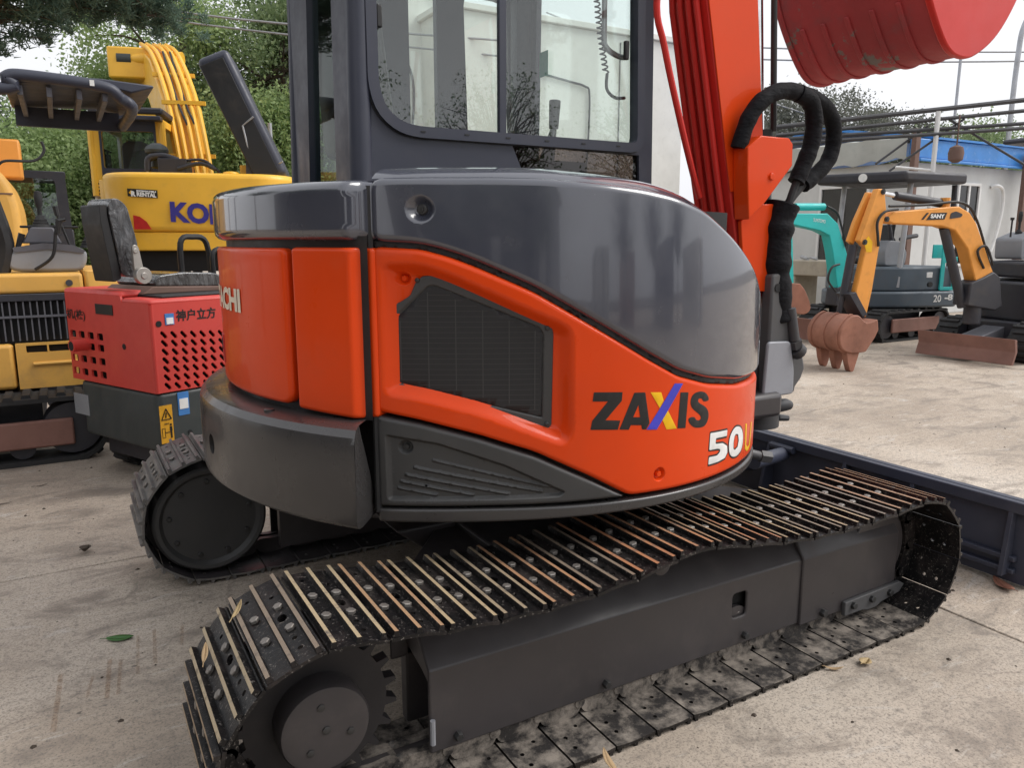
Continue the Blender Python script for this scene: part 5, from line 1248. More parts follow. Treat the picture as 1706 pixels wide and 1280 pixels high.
m = MB(); frame_sheet(m, [(1.36, 1.2), (2.95, 1.2), (2.95, 3.05), (1.36, 3.05)], [round_poly([(1.5, 2.1), (2.8, 2.1), (2.8, 2.95), (1.5, 2.95)], .05, 3)], lambda u, v, d: (d, u, v), -.66, -.62); m.build('inner_side', kc, 'yellow_big')
m = MB(); m.prism(round_poly([(-1.30, 2.1), (-.92, 2.1), (-.92, 2.72), (-1.0, 2.78), (-1.22, 2.78), (-1.30, 2.72)], .05, 3), XZ(), 1.75, 1.95); m.build('seat', kc, 'console_dark', bevel=.03)
m = MB(); m.tube(smooth_path([(-1.75, 2.9, 2.72), (-1.98, 2.7, 2.78), (-2.02, 2.7, 2.60), (-2.02, 2.7, 1.4)], 6), .018, 6); m.tube([(-1.78, 2.8, 2.75), (-1.80, 2.8, 1.35)], .018, 6); m.tube([(-1.70, 2.3, 2.7), (-1.66, 2.3, 1.5)], .025, 6); m.box((-1.78, 2.6, 2.40), (-1.70, 2.68, 2.66)); m.build('mirror_rails', KM, 'black_trim')
m = MB(); m.prism([(-1.78, 1.45), (-1.62, 1.45), (-1.66, 2.05), (-1.78, 2.15)], XZ(), 2.5, 2.54); m.build('red_sticker_panel', KM, 'red_boom')
# boom with its pipes
bprof = [(1.6, 1.7), (2.2, 1.7), (3.2, 3.0), (4.2, 3.75), (5.2, 4.15), (6.2, 4.3), (6.2, 4.0)]
low_ = [(1.5, 1.9), (2.3, 3.35), (3.5, 4.30), (4.6, 4.72), (6.2, 4.6), (6.2, 4.15), (4.9, 4.12), (3.9, 3.72), (3.0, 3.0), (2.4, 1.9)]
bk_ = lambda u, v, d: (-.20+d-(u-1.5)*.36, u, v)
m = MB(); m.prism(low_, bk_, -.27, .27); kb = m.build('boom', KM, 'yellow_big', bevel=.02)
for i, dx in enumerate((-.22, -.12, .0, .10, .20)):
    m = MB(); m.tube(smooth_path([bk_(1.42, 2.0, dx), bk_(2.22, 3.38, dx), bk_(3.45, 4.36, dx), bk_(4.6, 4.78, dx)], 6), .035, 8); m.build('pipe', kb, 'yellow_big')
for dx in (-.05, .06): m = MB(); m.tube(smooth_path([bk_(1.42, 2.0, dx), bk_(1.9, 2.9, dx+.05), bk_(2.22, 3.42, dx-.04), bk_(3.45, 4.42, dx)], 6), .018, 6); m.build('hose', kb, 'cable')
for (u, v) in ((1.78, 2.58), (2.22, 3.42), (2.9, 3.95)): m = MB(); p = bk_(u, v, 0); m.box((p[0]-.32, p[1]-.04, p[2]-.03), (p[0]+.32, p[1]+.02, p[2]+.03)); m.build('clamp', kb, 'yellow_big')
m = MB(); a, b_ = bk_(3.0, 4.45, -.15), bk_(4.6, 4.72, -.15); m.tube([(a[0]-.75, a[1]+1.2, a[2]-.02), (a[0]+.15, a[1]+1.0, a[2])], .10, 14); m.tube([(a[0]-.95, a[1]+1.2, a[2]-.02), (a[0]-.72, a[1]+1.2, a[2]-.02)], .125, 14, 1); m.build('arm_cylinder', kb, ['yellow_big', 'green_grey'])
m = MB(); p = bk_(4.4, 4.72, 0); m.box((p[0]-.75, p[1]-.3, p[2]-.62), (p[0]-.05, p[1]+.5, p[2]-.10)); m.build('work_lamp_bracket', kb, 'yellow_big', bevel=.03)
for sx in (-1.1, 1.1):
    m = MB(); m.prism(round_poly([(-.5, 0), (3.6, 0), (3.9, .4), (3.6, .85), (-.5, .85), (-.8, .4)], .3, 4), lambda u, v, d: (d, u, v), sx-.3, sx+.3); m.build('crawler_track', KM, 'dark_machine')

# ---------------------------------------------------------------- small red excavator with a seat in a plastic cover
RM = empty('red_mini_excavator', (-1.05, 1.88, 0), rad(25.5), 'small red open-seat excavator behind the foreground counterweight', 'excavator')
base = [(0, 0), (1.05, 0), (1.05, .62), (.85, .80), (.10, .86), (0, .82)]
m = MB(); m.prism([(.02, .0), (1.05, .0), (1.05, .6), (.85, .80), (.22, .90), (.0, .76), (0, .03)], XY, .22, .530); bb = m.build('base_weight', RM, 'green_grey', bevel=.018, seg=3)
def slotted(name, outline, slots, fn, d0, d1, mat, parent):
    m = MB(); frame_sheet(m, outline, slots, fn, d0, d1); return m.build(name, parent, mat, bevel=0)
def slot(cx, cz, L, w, ang):
    ca, sa = math.cos(ang), math.sin(ang); o = []
    for k in range(9): a = -math.pi/2+math.pi*k/8; o.append((L/2-w/2+w/2*math.cos(a), w/2*math.sin(a)))
    for k in range(9): a = math.pi/2+math.pi*k/8; o.append((-L/2+w/2+w/2*math.cos(a), w/2*math.sin(a)))
    return [(cx+x*ca-y*sa, cz+x*sa+y*ca) for x, y in o]
sl = [slot(.066+.056*c-.004*r*0, .838-.0450*r-.004*c, .048, .019, rad(-48)) for r in range(7) for c in range(14)]
slotted('right_cover', [(.012, .536), (1.05, .536), (1.05, 1.0), (.012, 1.0)], sl, XZ(), 0.0, .012, 'red_mini', RM)
sq = [round_poly([(y0, z0), (y0+.062, z0), (y0+.062, z0+.040), (y0, z0+.040)], .010, 3) for y0 in (.478, .576, .674, .768) for z0 in (.565, .640, .715, .778)]
lf = lambda u, v, d: (d, u, v)
slotted('left_cover', [(.012, .536), (.85, .536), (.85, 1.03), (.27, 1.03), (.26, 1.0), (.012, 1.0)], sq, lf, 0.0, .012, 'red_mini', RM)
m = MB(); m.tube([(.014, .014, .536), (.014, .014, .995)], .0150, 12); m.build('corner_edge', RM, 'red_mini')
m = MB(); m.prism([(.014, .014), (1.05, .014), (1.05, .6), (.27, .85), (.014, .85)], XY, .54, .56); m.box((.03, .03, .56), (.035, .84, .98)); m.box((.05, .06, .57), (.95, .75, .90)); m.build('engine', RM, 'interior')
m = MB(); m.prism([(0, 0), (1.06, 0), (1.06, .27), (0, .27)], XY, .985, 1.022); m.build('top_panel', RM, 'red_mini', bevel=.018, seg=2)
m = MB(); m.prism([(0, .272), (.3, .272), (.3, .87), (0, .87)], XY, 1.015, 1.055); m.build('top_panel', RM, 'red_mini', bevel=.02, seg=2)
m = MB(); m.prism([(.10, .05), (1.0, .05), (1.0, .6), (.10, .6)], XY, 1.0225, 1.034); m.build('seat_base', RM, 'black_trim', bevel=.004)
m = MB(); m.tube([(.01, .66, .745), (-.085, .66, .745)], .033, 18); m.tube([(-.0852, .66, .745), (-.086, .66, .745)], .026, 18, 1); m.build('exhaust_stub', RM, ['red_mini', 'interior'])
for (u, v, fn) in ((.042, .897, XZ()), (.27, .763, lf)): 
    c = fn(u, v, -.001); m = MB(); nn_ = (0, -1, 0) if fn is not lf else (-1, 0, 0); m.tube([c, Vector(c)+Vector(nn_)*.002], .016, 14); m.build('hole', RM, 'interior')
for (u, v) in ((.043, .354), (.17, .30)): m = MB(); m.tube([(u, -.0005, v), (u, -.003, v)], .013, 12); m.build('hole', bb, 'interior')
pf = lambda dy: (lambda u, v, d: (u, d-dy, v))
plate_on('blue_label', RM, 'sticker_blue', [(.078, .888), (.128, .888), (.128, .946), (.078, .946)], pf(0.0005))
plate_on('white_label', RM, 'decal_white', [(.084, .892), (.122, .892), (.122, .925), (.084, .925)], pf(.0036))
wl_ = plate_on('warning_label', RM, 'decal_amber', [(-.10+.105, .275), (.005+.105, .275), (-.02+.105, .475), (-.125+.105+.01, .475)] if False else [(.004, .268), (.075, .268), (.075, .470), (.004, .470)], pf(.0005))
for (p, q) in (((.0395, .452), (.012, .395)), ((.012, .395), (.067, .395)), ((.067, .395), (.0395, .452))):
    m = MB(); m.tube([(p[0], -.005, p[1]), (q[0], -.005, q[1])], .0028, 4); m.build('triangle_bar', wl_, 'ink')
m = MB(); m.tube([(.040, -.005, .432), (.036, -.005, .404)], .003, 4); m.tube([(.052, -.005, .372), (.026, -.005, .372)], .0022, 4); m.build('symbol', wl_, 'ink')
m = MB(); m.box((.056, -.0052, .292), (.060, -.004, .33)); m.box((.0615, -.0052, .292), (.0655, -.004, .33)); m.box((.054, -.0052, .33), (.067, -.004, .355)); m.tube([(.0605, -.004, .364), (.0605, -.0055, .364)], .006, 10); m.tube([(.030, -.005, .325), (.052, -.005, .325)], .002, 4); m.build('figure', wl_, 'ink')
m = MB(); frame_sheet(m, [(.010, .298), (.028, .298), (.028, .350), (.010, .350)], [[(.012, .300), (.026, .300), (.026, .348), (.012, .348)]], XZ(), -.0055, -.0045); m.build('figure', wl_, 'ink')
bl_ = plate_on('blue_label', RM, 'sticker_blue', [(.112, .40), (.176, .40), (.176, .525), (.112, .525)], pf(.0005))
plate_on('label_field', bl_, 'decal_white', [(.119, .435), (.169, .435), (.169, .490), (.119, .490)], pf(.0036))
lettering('lettering', RM, 'ink', '神户立方', .062, lambda a, b: (.142+a, -.0022, .900+b), bold=.0015, width=.235)
lettering('lettering', RM, 'ink', '机(株)', .058, lambda a, b: (-.0022, .845-a, .875+b), bold=.001, width=.20)
plate_on('black_label', RM, 'ink', [(.350, .925), (.525, .925), (.525, .980), (.350, .980)], lambda u, v, d: (d-.0005, u, v))
plate_on('plate', bb, 'console_grey', [(.70, .33), (.86, .33), (.86, .45), (.70, .45)], lambda u, v, d: (d-.0005, u, v))
# seat
st_ = empty('seat', (0, 0, 0)); st_.parent = RM
sy = lambda u, v, d: (u, d, v)
m = MB(); m.prism(round_poly([(.17, 1.075), (.60, 1.055), (.625, 1.10), (.56, 1.135), (.35, 1.145), (.20, 1.13)], .03, 4), sy, .24, .62); m.build('seat_cushion', st_, 'plastic_film', bevel=.03, seg=3)
m = MB(); m.prism([(.10, 1.035), (.58, 1.032), (.58, 1.058), (.16, 1.075)], sy, .22, .64); m.build('seat_pan', st_, 'brown_post', bevel=.006)
m = MB(); m.prism(round_poly([(.075, 1.13), (.165, 1.12), (.172, 1.30), (.130, 1.50), (.075, 1.54), (.035, 1.52), (.030, 1.46)], .03, 4), lambda u, v, d: (u-.03, d, v), .30, .52); m.build('seat_backrest', st_, 'plastic_film', bevel=.03, seg=3)
m = MB(); m.prism(round_poly([(.028, 1.10), (.072, 1.12), (.026, 1.45), (.030, 1.50), (-.012, 1.50), (-.010, 1.40)], .012, 3), lambda u, v, d: (u-.03, d, v), .31, .50); m.build('backrest_shell', st_, 'black_trim', bevel=.012)
m = MB(); m.prism(round_poly([(.075, 1.10), (.13, 1.10), (.125, 1.16), (.105, 1.29), (.080, 1.30), (.070, 1.28)], .02, 3), sy, .232, .250); m.tube([(.105, .20, 1.135), (.105, .232, 1.135)], .044, 20); m.tube([(.105, .195, 1.135), (.105, .20, 1.135)], .018, 14); m.tube([(.085, .225, 1.265), (.085, .232, 1.265)], .014, 12); m.build('recliner', st_, 'silver', bevel=.004)
m = MB(); m.tube(smooth_path([(.62, .66, 1.03), (.62, .66, 1.30), (.70, .66, 1.34), (.80, .66, 1.30), (.82, .66, 1.03)], 5), .018, 8); m.tube(smooth_path([(.80, .6, 1.03), (.80, .6, 1.24), (.90, .6, 1.24), (.92, .6, 1.03)], 5), .016, 8); m.build('arm_guard', RM, 'black_trim')
rubber_track(RM, 1.05, .13, .18, .20, .66); rubber_track(RM, 1.05, .13, .18, .70, .66)
m = MB(); m.box((.1, .1, .10), (.95, .72, .215)); m.build('undercarriage', RM, 'dark_machine')

# ---------------------------------------------------------------- yellow mini excavator with a canopy at the left edge
YM = empty('yellow_mini_excavator', (-2.2, 3.0, 0), 0, 'worn yellow mini excavator with black canopy at the left picture edge', 'excavator')
O_ = Vector((-2.2, 3.0, 0)); yz = lambda x: x+2.2
fY = lambda u, v, d: (u, d, v)
m = MB(); m.box((-.4, .115, 1.0), (yz(-1.31), 1.2, 1.12)); yb = m.build('upper_body', YM, 'yellow_mini', bevel=.02, seg=3)
m = MB(); m.prism(round_poly([(yz(-1.305), .115), (yz(-1.12), .20), (yz(-1.0), .5), (yz(-1.0), 1.2), (yz(-1.305), 1.2)], .05, 3), XY, 1.0, 1.135); m.build('rear_body', YM, 'yellow_mini', bevel=.02, seg=3)
m = MB(); m.tube([(yz(-1.385), .114, 1.06), (yz(-1.385), .108, 1.06)], .020, 16); m.build('lock', yb, 'steel_dark')
m = MB(); m.box((-.4, .14, .70), (yz(-1.40), .5, .999)); m.build('grille_box', YM, 'interior')
for k in range(34):
    x = -.38+.036*k
    if x < yz(-1.41): m = MB(); m.box((x, .112, .715), (x+.008, .135, .985)); m.build('grille_slat', YM, 'console_dark')
m = MB(); m.box((-.4, .104, .855), (yz(-1.40), .120, .868)); m.build('grille_bar', YM, 'console_dark')
m = MB(); m.box((-.4, .105, .955), (yz(-1.39), .14, .999)); m.build('grille_head', YM, 'dark_machine', bevel=.004)
m = MB(); m.box((-.4, .10, .42), (yz(-1.715), .5, .70)); m.build('corner_cover', YM, 'yellow_mini', bevel=.025, seg=3)
m = MB(); frame_sheet(m, [(yz(-1.705), .42), (yz(-1.15), .42), (yz(-1.15), .70), (yz(-1.705), .70)], [[(yz(-1.65), .640), (yz(-1.54), .640), (yz(-1.54), .685), (yz(-1.65), .685)], [(yz(-1.53), .640), (yz(-1.40), .640), (yz(-1.40), .685), (yz(-1.53), .685)]], XZ(), .10, .13); m.build('lower_cover', YM, 'yellow_mini', bevel=.006)
m = MB(); m.box((yz(-1.70), .131, .43), (yz(-1.16), .6, .695)); m.build('core', YM, 'interior')
m = MB(); m.tube([(yz(-1.62), .098, .57), (yz(-1.30), .098, .57)], .012, 8); m.build('rib', YM, 'yellow_mini')
m = MB(); m.prism(round_poly([(yz(-1.70), 1.14), (yz(-1.63), 1.125), (yz(-1.31), 1.125), (yz(-1.275), 1.17), (yz(-1.265), 1.25), (yz(-1.33), 1.285), (yz(-1.50), 1.30), (yz(-1.66), 1.27), (yz(-1.71), 1.21)], .03, 3), fY, .27, .42); cs = m.build('control_console', YM, 'console_grey', bevel=.02, seg=3)
m = MB(); m.prism(round_poly([(yz(-1.67), 1.275), (yz(-1.50), 1.303), (yz(-1.34), 1.29), (yz(-1.27), 1.25), (yz(-1.30), 1.24), (yz(-1.48), 1.265), (yz(-1.66), 1.245)], .01, 2), fY, .262, .269); m.build('console_top', cs, 'console_dark')
m = MB(); m.prism([(yz(-1.62), 1.30), (yz(-1.40), 1.30), (yz(-1.44), 1.40), (yz(-1.56), 1.40)], fY, .30, .42); m.build('console_box', cs, 'console_dark', bevel=.01)
def joystick(x, z, h, par, y=.36, tilt=0.0):
    m = MB(); pr = [(.052, 0), (.050, .015), (.043, .018), (.044, .030), (.036, .034), (.037, .046), (.028, .052), (.022, .07), (.013, .075), (.013, h*.55), (.020, h*.62), (.024, h*.85), (.018, h), (.004, h*1.02)]
    m.lathe(pr, (x, y, z), 'z', 16); o = m.build('joystick', par, 'rubber', smooth=60); return o
joystick(yz(-1.505), 1.40, .22, YM); joystick(yz(-1.25), 1.27, .26, YM, .34)
m = MB(); m.tube([(yz(-1.36), .32, 1.29), (yz(-1.41), .32, 1.47)], .008, 6); m.tube([(yz(-1.41), .32, 1.47), (yz(-1.418), .32, 1.53)], [.014, .016], 8); m.build('lever', YM, 'black_trim')
m = MB(); m.tube(smooth_path([(yz(-1.56), .24, 1.14), (yz(-1.46), .22, 1.22), (yz(-1.43), .22, 1.36), (yz(-1.415), .22, 1.42)], 6), .010, 6); m.tube([(yz(-1.42), .22, 1.36), (yz(-1.405), .22, 1.44), (yz(-1.37), .22, 1.45)], [.016, .020, .012], 8); m.build('lever', YM, 'black_trim')
m = MB(); m.tube([(yz(-1.66), .30, 1.22), (yz(-1.61), .30, 1.36)], [.01, .02], 8); m.tube(smooth_path([(yz(-1.74), .30, 1.12), (yz(-1.70), .30, 1.3), (yz(-1.76), .30, 1.6)], 5), .045, 8); m.build('lever', YM, 'black_trim')
m = MB(); m.box((yz(-1.62), .34, 1.395), (yz(-1.30), .40, 1.41)); m.build('arm_rest', YM, 'black_trim', bevel=.005)
# canopy: tubular frame with a slatted roof pan
cz = 2.26
m = MB(); m.tube(smooth_path([(-.9, .20, cz-.1), (yz(-1.68), .20, cz-.07), (yz(-1.60), .20, cz), (yz(-1.50), .20, cz+.02), (yz(-1.10), .20, cz-.005), (yz(-1.00), .22, cz-.06), (yz(-.93), .30, cz-.11), (yz(-.93), 1.2, cz-.11)], 6), .036, 12); cf = m.build('canopy_frame', YM, 'cab_grey')
m = MB(); m.prism([(yz(-1.62), cz-.02), (yz(-1.10), cz+.012), (yz(-.93), cz-.02), (yz(-.80), cz+.02), (yz(-.80), cz+.035), (yz(-1.10), cz+.05), (yz(-1.62), cz+.03)], fY, .24, 1.3); m.build('canopy_roof', YM, 'cab_grey', bevel=.01)
for x in (-1.55, -1.40, -1.24, -1.10): m = MB(); m.box((yz(x), .22, cz-.09), (yz(x)+.03, 1.2, cz-.03)); m.build('roof_rib', YM, 'console_dark', bevel=.004)
m = MB(); m.box((yz(-1.60), 1.18, cz-.15), (yz(-.95), 1.22, cz-.02)); m.build('roof_back', YM, 'cab_grey')
plate_on('label', YM, 'decal_white', [(yz(-1.165), cz-.012), (yz(-1.14), cz-.012), (yz(-1.14), cz+.022), (yz(-1.165), cz+.022)], lambda u, v, d: (u, .162+d, v))
for x in (-.85,): m = MB(); m.tube([(x, .2, .9), (x, .2, cz-.08)], .036, 10); m.tube([(x, 1.2, .9), (x, 1.2, cz-.08)], .036, 10); m.build('canopy_post', YM, 'cab_grey')
rubber_track(YM, 1.75, .20, .28, -.04, .08, mat='rubber'); rubber_track(YM, 1.75, .20, .28, 1.12, .08)
m = MB(); m.box((-.5, -.17, .10), (yz(-1.44), -.13, .265)); m.build('track_frame', YM, 'rust_blade', bevel=.012)
m = MB(); m.box((-.5, .1, .15), (.6, 1.0, .40)); m.build('undercarriage', YM, 'dark_machine')

# ---------------------------------------------------------------- yellow machine farther back at the left edge
BM = empty('yellow_excavator', (-1.9, 5.5, 0), 0, 'round backed yellow excavator half hidden at the far left edge', 'excavator')
m = MB(); m.prism(round_poly([(-1.2, .6), (.22, .6), (.22, 1.45), (.215, 1.62), (.16, 1.82), (.06, 1.94), (-.1, 2.0), (-1.2, 2.02)], .08, 4), XZ(), 0, 1.4); bh = m.build('body', BM, 'yellow_mini', bevel=.08, seg=4)
m = MB(); m.box((-.5, -.003, 1.70), (.18, .01, 1.712)); m.build('seam', bh, 'brown_post')
m = MB(); m.box((-.3, 1.0, 1.9), (.24, 1.3, 2.26)); m.build('boom', BM, 'sany', bevel=.02)
m = MB(); m.tube(smooth_path([(.10, -.05, 1.93), (.16, -.06, 1.97), (.36, -.06, 1.98), (.44, -.06, 2.06), (.43, -.06, 2.14)], 5), .012, 6); m.build('hose', BM, 'cable')
rubber_track(BM, 1.8, .28, .35, .15, -.5); rubber_track(BM, 1.8, .28, .35, 1.25, -.5)
GC = empty('grey_cab_machine', (-1.45, 8.6, 0), 0, 'small dark cab machine between the yellow excavators at the left', 'excavator')
fo = [(-.75, .9), (.20, .9), (.16, 2.12), (-.70, 2.15)]; fh = round_poly([(-.62, 1.50), (.06, 1.50), (.05, 2.04), (-.60, 2.06)], .05, 3)
m = MB(); frame_sheet(m, fo, [fh], XZ(), 0, .06); gcab = m.build('cab', GC, 'dark_machine', bevel=.02)
m = MB(); m.prism(fh, XZ(), .02, .026); m.build('window', gcab, 'pale_glass', smooth=0)
m = MB(); m.box((-.75, .061, .9), (.20, 1.2, 1.45)); m.box((-.72, .061, 2.06), (.17, 1.2, 2.14)); m.build('hull', gcab, 'dark_machine', bevel=.02)
m = MB(); m.box((-.9, -.02, .45), (.35, 1.5, .899)); m.build('body', GC, 'console_grey', bevel=.03)
rubber_track(GC, 1.6, .21, .3, .2, -.25); rubber_track(GC, 1.6, .21, .3, 1.25, -.25)

# ---------------------------------------------------------------- grey and teal mini excavator with a canopy
TM = empty('teal_mini_excavator', (8.4, 4.5, 0), 0, 'grey and teal mini excavator with flat canopy in front of the hut', 'excavator')
o_ = (8.4, 4.5); tx = lambda x: x-o_[0]; ty = lambda y: y-o_[1]
rubber_track(TM, 1.55, .20, .28, ty(3.92), .02); rubber_track(TM, 1.55, .20, .28, ty(4.90), .02)
m = MB(); m.box((-.50, ty(3.77), .12), (.52, ty(3.80), .30)); m.build('track_frame', TM, 'rust_blade', bevel=.01)
m = MB(); m.box((-.45, ty(4.05), .20), (.5, ty(4.8), .42)); m.build('undercarriage', TM, 'dark_machine')
M = Matrix.Rotation(rad(0), 4, 'Z')
bel = [(tx(7.80), ty(4.75)), (tx(7.82), ty(4.10)), (tx(8.18), ty(3.86)), (tx(9.05), ty(3.62)), (tx(9.28), ty(3.95)), (tx(9.25), ty(4.85)), (tx(8.9), ty(5.05)), (tx(8.0), ty(5.0))]
m = MB(); m.prism(round_poly(bel, .08, 4), XY, .43, .645); be = m.build('belt', TM, 'teal_grey', bevel=.03, seg=3)
d_ = Vector((tx(9.05)-tx(8.18), ty(3.62)-ty(3.86), 0)).normalized(); pb = Vector((tx(8.18), ty(3.86), 0)); nb = Vector((d_.y, -d_.x, 0))
def tside(u, v, lift=.004): p = pb+d_*u+nb*lift; return (p.x, p.y, v)
lettering('lettering', be, 'decal_white', '20', .13, lambda a, b: tside(.50+a, .50+b), bold=.003, width=.125)
lettering('lettering', be, 'decal_white', '-8', .11, lambda a, b: tside(.68+a, .52+b), bold=.004, width=.13)
bod = [(x*.93, y*.93) for x, y in bel]
m = MB(); m.prism(round_poly(bod, .06, 4), XY, .646, .97); bd = m.build('body', TM, 'teal_grey', bevel=.03, seg=3)
def tquad(name, par, mat, u0, u1, z0, z1, lift, th=.02):
    m = MB(); q = [tside(u0, z0, lift), tside(u1, z0, lift), tside(u1, z1, lift), tside(u0, z1, lift)]; q2 = [tside(u0, z0, lift-th), tside(u1, z0, lift-th), tside(u1, z1, lift-th), tside(u0, z1, lift-th)]
    m.add(q+q2, [(0, 1, 2, 3), (7, 6, 5, 4), (0, 4, 5, 1), (1, 5, 6, 2), (2, 6, 7, 3), (3, 7, 4, 0)]); return m.build(name, par, mat, bevel=.004)
tquad('teal_frame', TM, 'teal', .60, .66, .66, 1.22, -.02); tquad('teal_frame', TM, 'teal', .80, .85, .66, 1.10, -.02); tquad('teal_frame', TM, 'teal', .61, .85, .655, .70, -.018); tquad('teal_frame', TM, 'teal', .61, .85, 1.02, 1.07, -.018)
tquad('teal_panel', TM, 'teal', .52, .78, 1.08, 1.26, -.10); tquad('label', bd, 'decal_white', .33, .42, .83, .90, .035, .01)
m = MB(); c = tside(.38, .74, .03); m.tube([c, (c[0]+nb.x*.03, c[1]+nb.y*.03, c[2])], .035, 12); m.build('cap', bd, 'bolt_dark')
m = MB(); m.prism(round_poly([(-.22, .98), (.22, .98), (.25, 1.15), (.10, 1.30), (-.15, 1.32), (-.25, 1.2)], .05, 3), XZ(), ty(4.15), ty(4.4)); m.build('control_console', TM, 'console_grey', bevel=.03)
joystick(tx(8.45), 1.28, .30, TM, ty(4.25)); 
m = MB(); m.tube([(tx(8.35), ty(4.2), 1.3), (tx(8.26), ty(4.2), 1.55)], [.03, .02], 8); m.tube(smooth_path([(tx(8.55), ty(4.2), 1.33), (tx(8.7), ty(4.2), 1.36), (tx(8.9), ty(4.2), 1.38)], 4), .03, 8); m.build('lever', TM, 'dark_machine')
m = MB(); m.prism(round_poly([(.1, .98), (.42, .98), (.46, 1.5), (.38, 1.55), (.28, 1.1), (.1, 1.08)], .04, 3), XZ(), ty(4.5), ty(4.9)); m.build('seat', TM, 'seat_vinyl', bevel=.02)
for (x, y) in ((7.92, 4.75), (8.18, 3.95)): m = MB(); m.tube([(tx(x), ty(y), .70), (tx(x)+.10, ty(y)+.0, 2.05)], .035, 10); m.build('canopy_post', TM, 'galvanised')
for (x, y) in ((9.15, 3.85), (9.1, 4.95)): m = MB(); m.tube([(tx(x), ty(y), .95), (tx(x)-.05, ty(y), 2.05)], .035, 10); m.build('canopy_post', TM, 'dark_machine')
m = MB(); m.prism([(tx(7.55), ty(4.85)), (tx(7.95), ty(3.80)), (tx(9.10), ty(3.68)), (tx(9.05), ty(5.0))], XY, 2.05, 2.19); cn = m.build('canopy', TM, 'dark_machine', bevel=.04, seg=3)
m = MB(); p0 = Vector((tx(7.55), ty(4.85), 0)); p1 = Vector((tx(7.95), ty(3.80), 0)); dd_ = (p1-p0).normalized(); n_ = Vector((dd_.y, -dd_.x, 0)); n_ = n_ if n_.x < 0 else -n_; c = p0+dd_*.60; m.tube([(c.x+n_.x*.001, c.y+n_.y*.001, 2.12), (c.x+n_.x*.006, c.y+n_.y*.006, 2.12)], .055, 16); m.build('round_emblem', cn, 'decal_white')
# boom and arm of the teal machine
gT = Vector((-1, .1, 0)).normalized(); OT = Vector((tx(7.75), ty(4.05), 0)); nT = Vector((-gT.y, gT.x, 0))
fT = lambda u, v, d: tuple(OT+gT*u+nT*d+Vector((0, 0, v)))
m = MB(); m.prism([(1.467, 1.637), (.90, 1.645), (.715, 1.522), (.60, 1.30), (.46, 1.037), (.40, .70), (.62, .64), (.764, 1.167), (.842, 1.376), (1.017, 1.438), (1.456, 1.506)], fT, -.07, .07); tb = m.build('boom', TM, 'teal', bevel=.01)
m = MB(); m.tube([fT(1.372, 1.718, 0), fT(.906, 1.726, 0)], .045, 14); m.build('arm_cylinder', tb, 'teal'); m = MB(); m.tube([fT(1.6, 1.70, 0), fT(1.37, 1.718, 0)], .022, 10); m.build('rod', tb, 'chrome')
m = MB(); m.tube(smooth_path([fT(.90, 1.73, .05), fT(.74, 1.66, .06), fT(.66, 1.50, .07), fT(.56, 1.25, .08)], 5), .014, 6); m.tube(smooth_path([fT(.66, 1.02, .09), fT(.80, .98, .1), fT(.84, .82, .1), fT(.70, .68, .1)], 5), .014, 6); m.build('hose', tb, 'cable')
lettering('lettering', tb, 'decal_white', 'SUMITOMO', .06, lambda a, b: fT(1.13-a, 1.545+b-.1*a, .072 if nT.y < 0 else -.072), width=.2)
m = MB(); m.prism([(1.50, 1.75), (1.62, 1.70), (1.58, 1.3), (1.46, .74), (1.36, .80), (1.42, 1.3)], fT, -.055, .055); m.build('arm', TM, 'teal', bevel=.01)
m = MB(); m.prism(smooth_path([(1.46, .80), (1.56, .66), (1.50, .48), (1.30, .42), (1.20, .50), (1.30, .70), (1.40, .80)], 4), fT, -.20, .20); m.build('bucket', TM, 'rust', bevel=.01)
m = MB(); m.tube([fT(.52, .62, 0), fT(.50, .78, 0)], .08, 10); m.prism([(.25, .45), (.68, .50), (.66, .72), (.40, .80), (.2, .7)], fT, -.09, .09); m.build('swing_post', TM, 'dark_machine', bevel=.01)
m = MB(); m.prism([(tx(7.02), .02), (tx(7.06), .02), (tx(7.09), .15), (tx(7.06), .30), (tx(7.02), .30), (tx(7.05), .15)], lambda u, v, d: (u, d, v), ty(3.62), ty(4.95)); tbl = m.build('dozer_blade', TM, 'rust_blade', bevel=.006)
for y in (4.05, 4.65): m = MB(); m.prism([(tx(7.08), .10), (tx(7.08), .22), (tx(7.95), .34), (tx(7.95), .22)], lambda u, v, d: (u, d, v), ty(y)-.04, ty(y)+.04); m.build('blade_arm', tbl, 'dark_machine')

# ---------------------------------------------------------------- orange mini excavator with its arm stretched towards the camera
SM = empty('orange_mini_excavator', (8.3, 2.4, 0), 0, 'orange armed mini excavator with rusty toothed bucket and dark body', 'excavator')
sx_ = lambda x: x-8.3; sy_ = lambda y: y-2.4
rubber_track(SM, 1.5, .21, .26, sy_(1.98), sx_(8.2)); rubber_track(SM, 1.5, .21, .26, sy_(2.80), sx_(8.2))
m = MB(); m.box((sx_(7.7), sy_(2.1), .18), (sx_(8.8), sy_(2.7), .42)); m.build('undercarriage', SM, 'dark_machine', bevel=.02)
m = MB(); m.prism([(sx_(7.10), .025), (sx_(7.14), .02), (sx_(7.19), .16), (sx_(7.16), .29), (sx_(7.11), .30), (sx_(7.145), .16)], lambda u, v, d: (u, d, v), sy_(1.86), sy_(2.93)); sbl = m.build('dozer_blade', SM, 'rust_blade', bevel=.006)
m = MB(); m.prism([(sx_(7.16), .12), (sx_(7.16), .26), (sx_(7.9), .40), (sx_(7.9), .24)], lambda u, v, d: (u, d, v), sy_(2.28), sy_(2.52)); m.build('blade_arm', sbl, 'console_dark', bevel=.01)
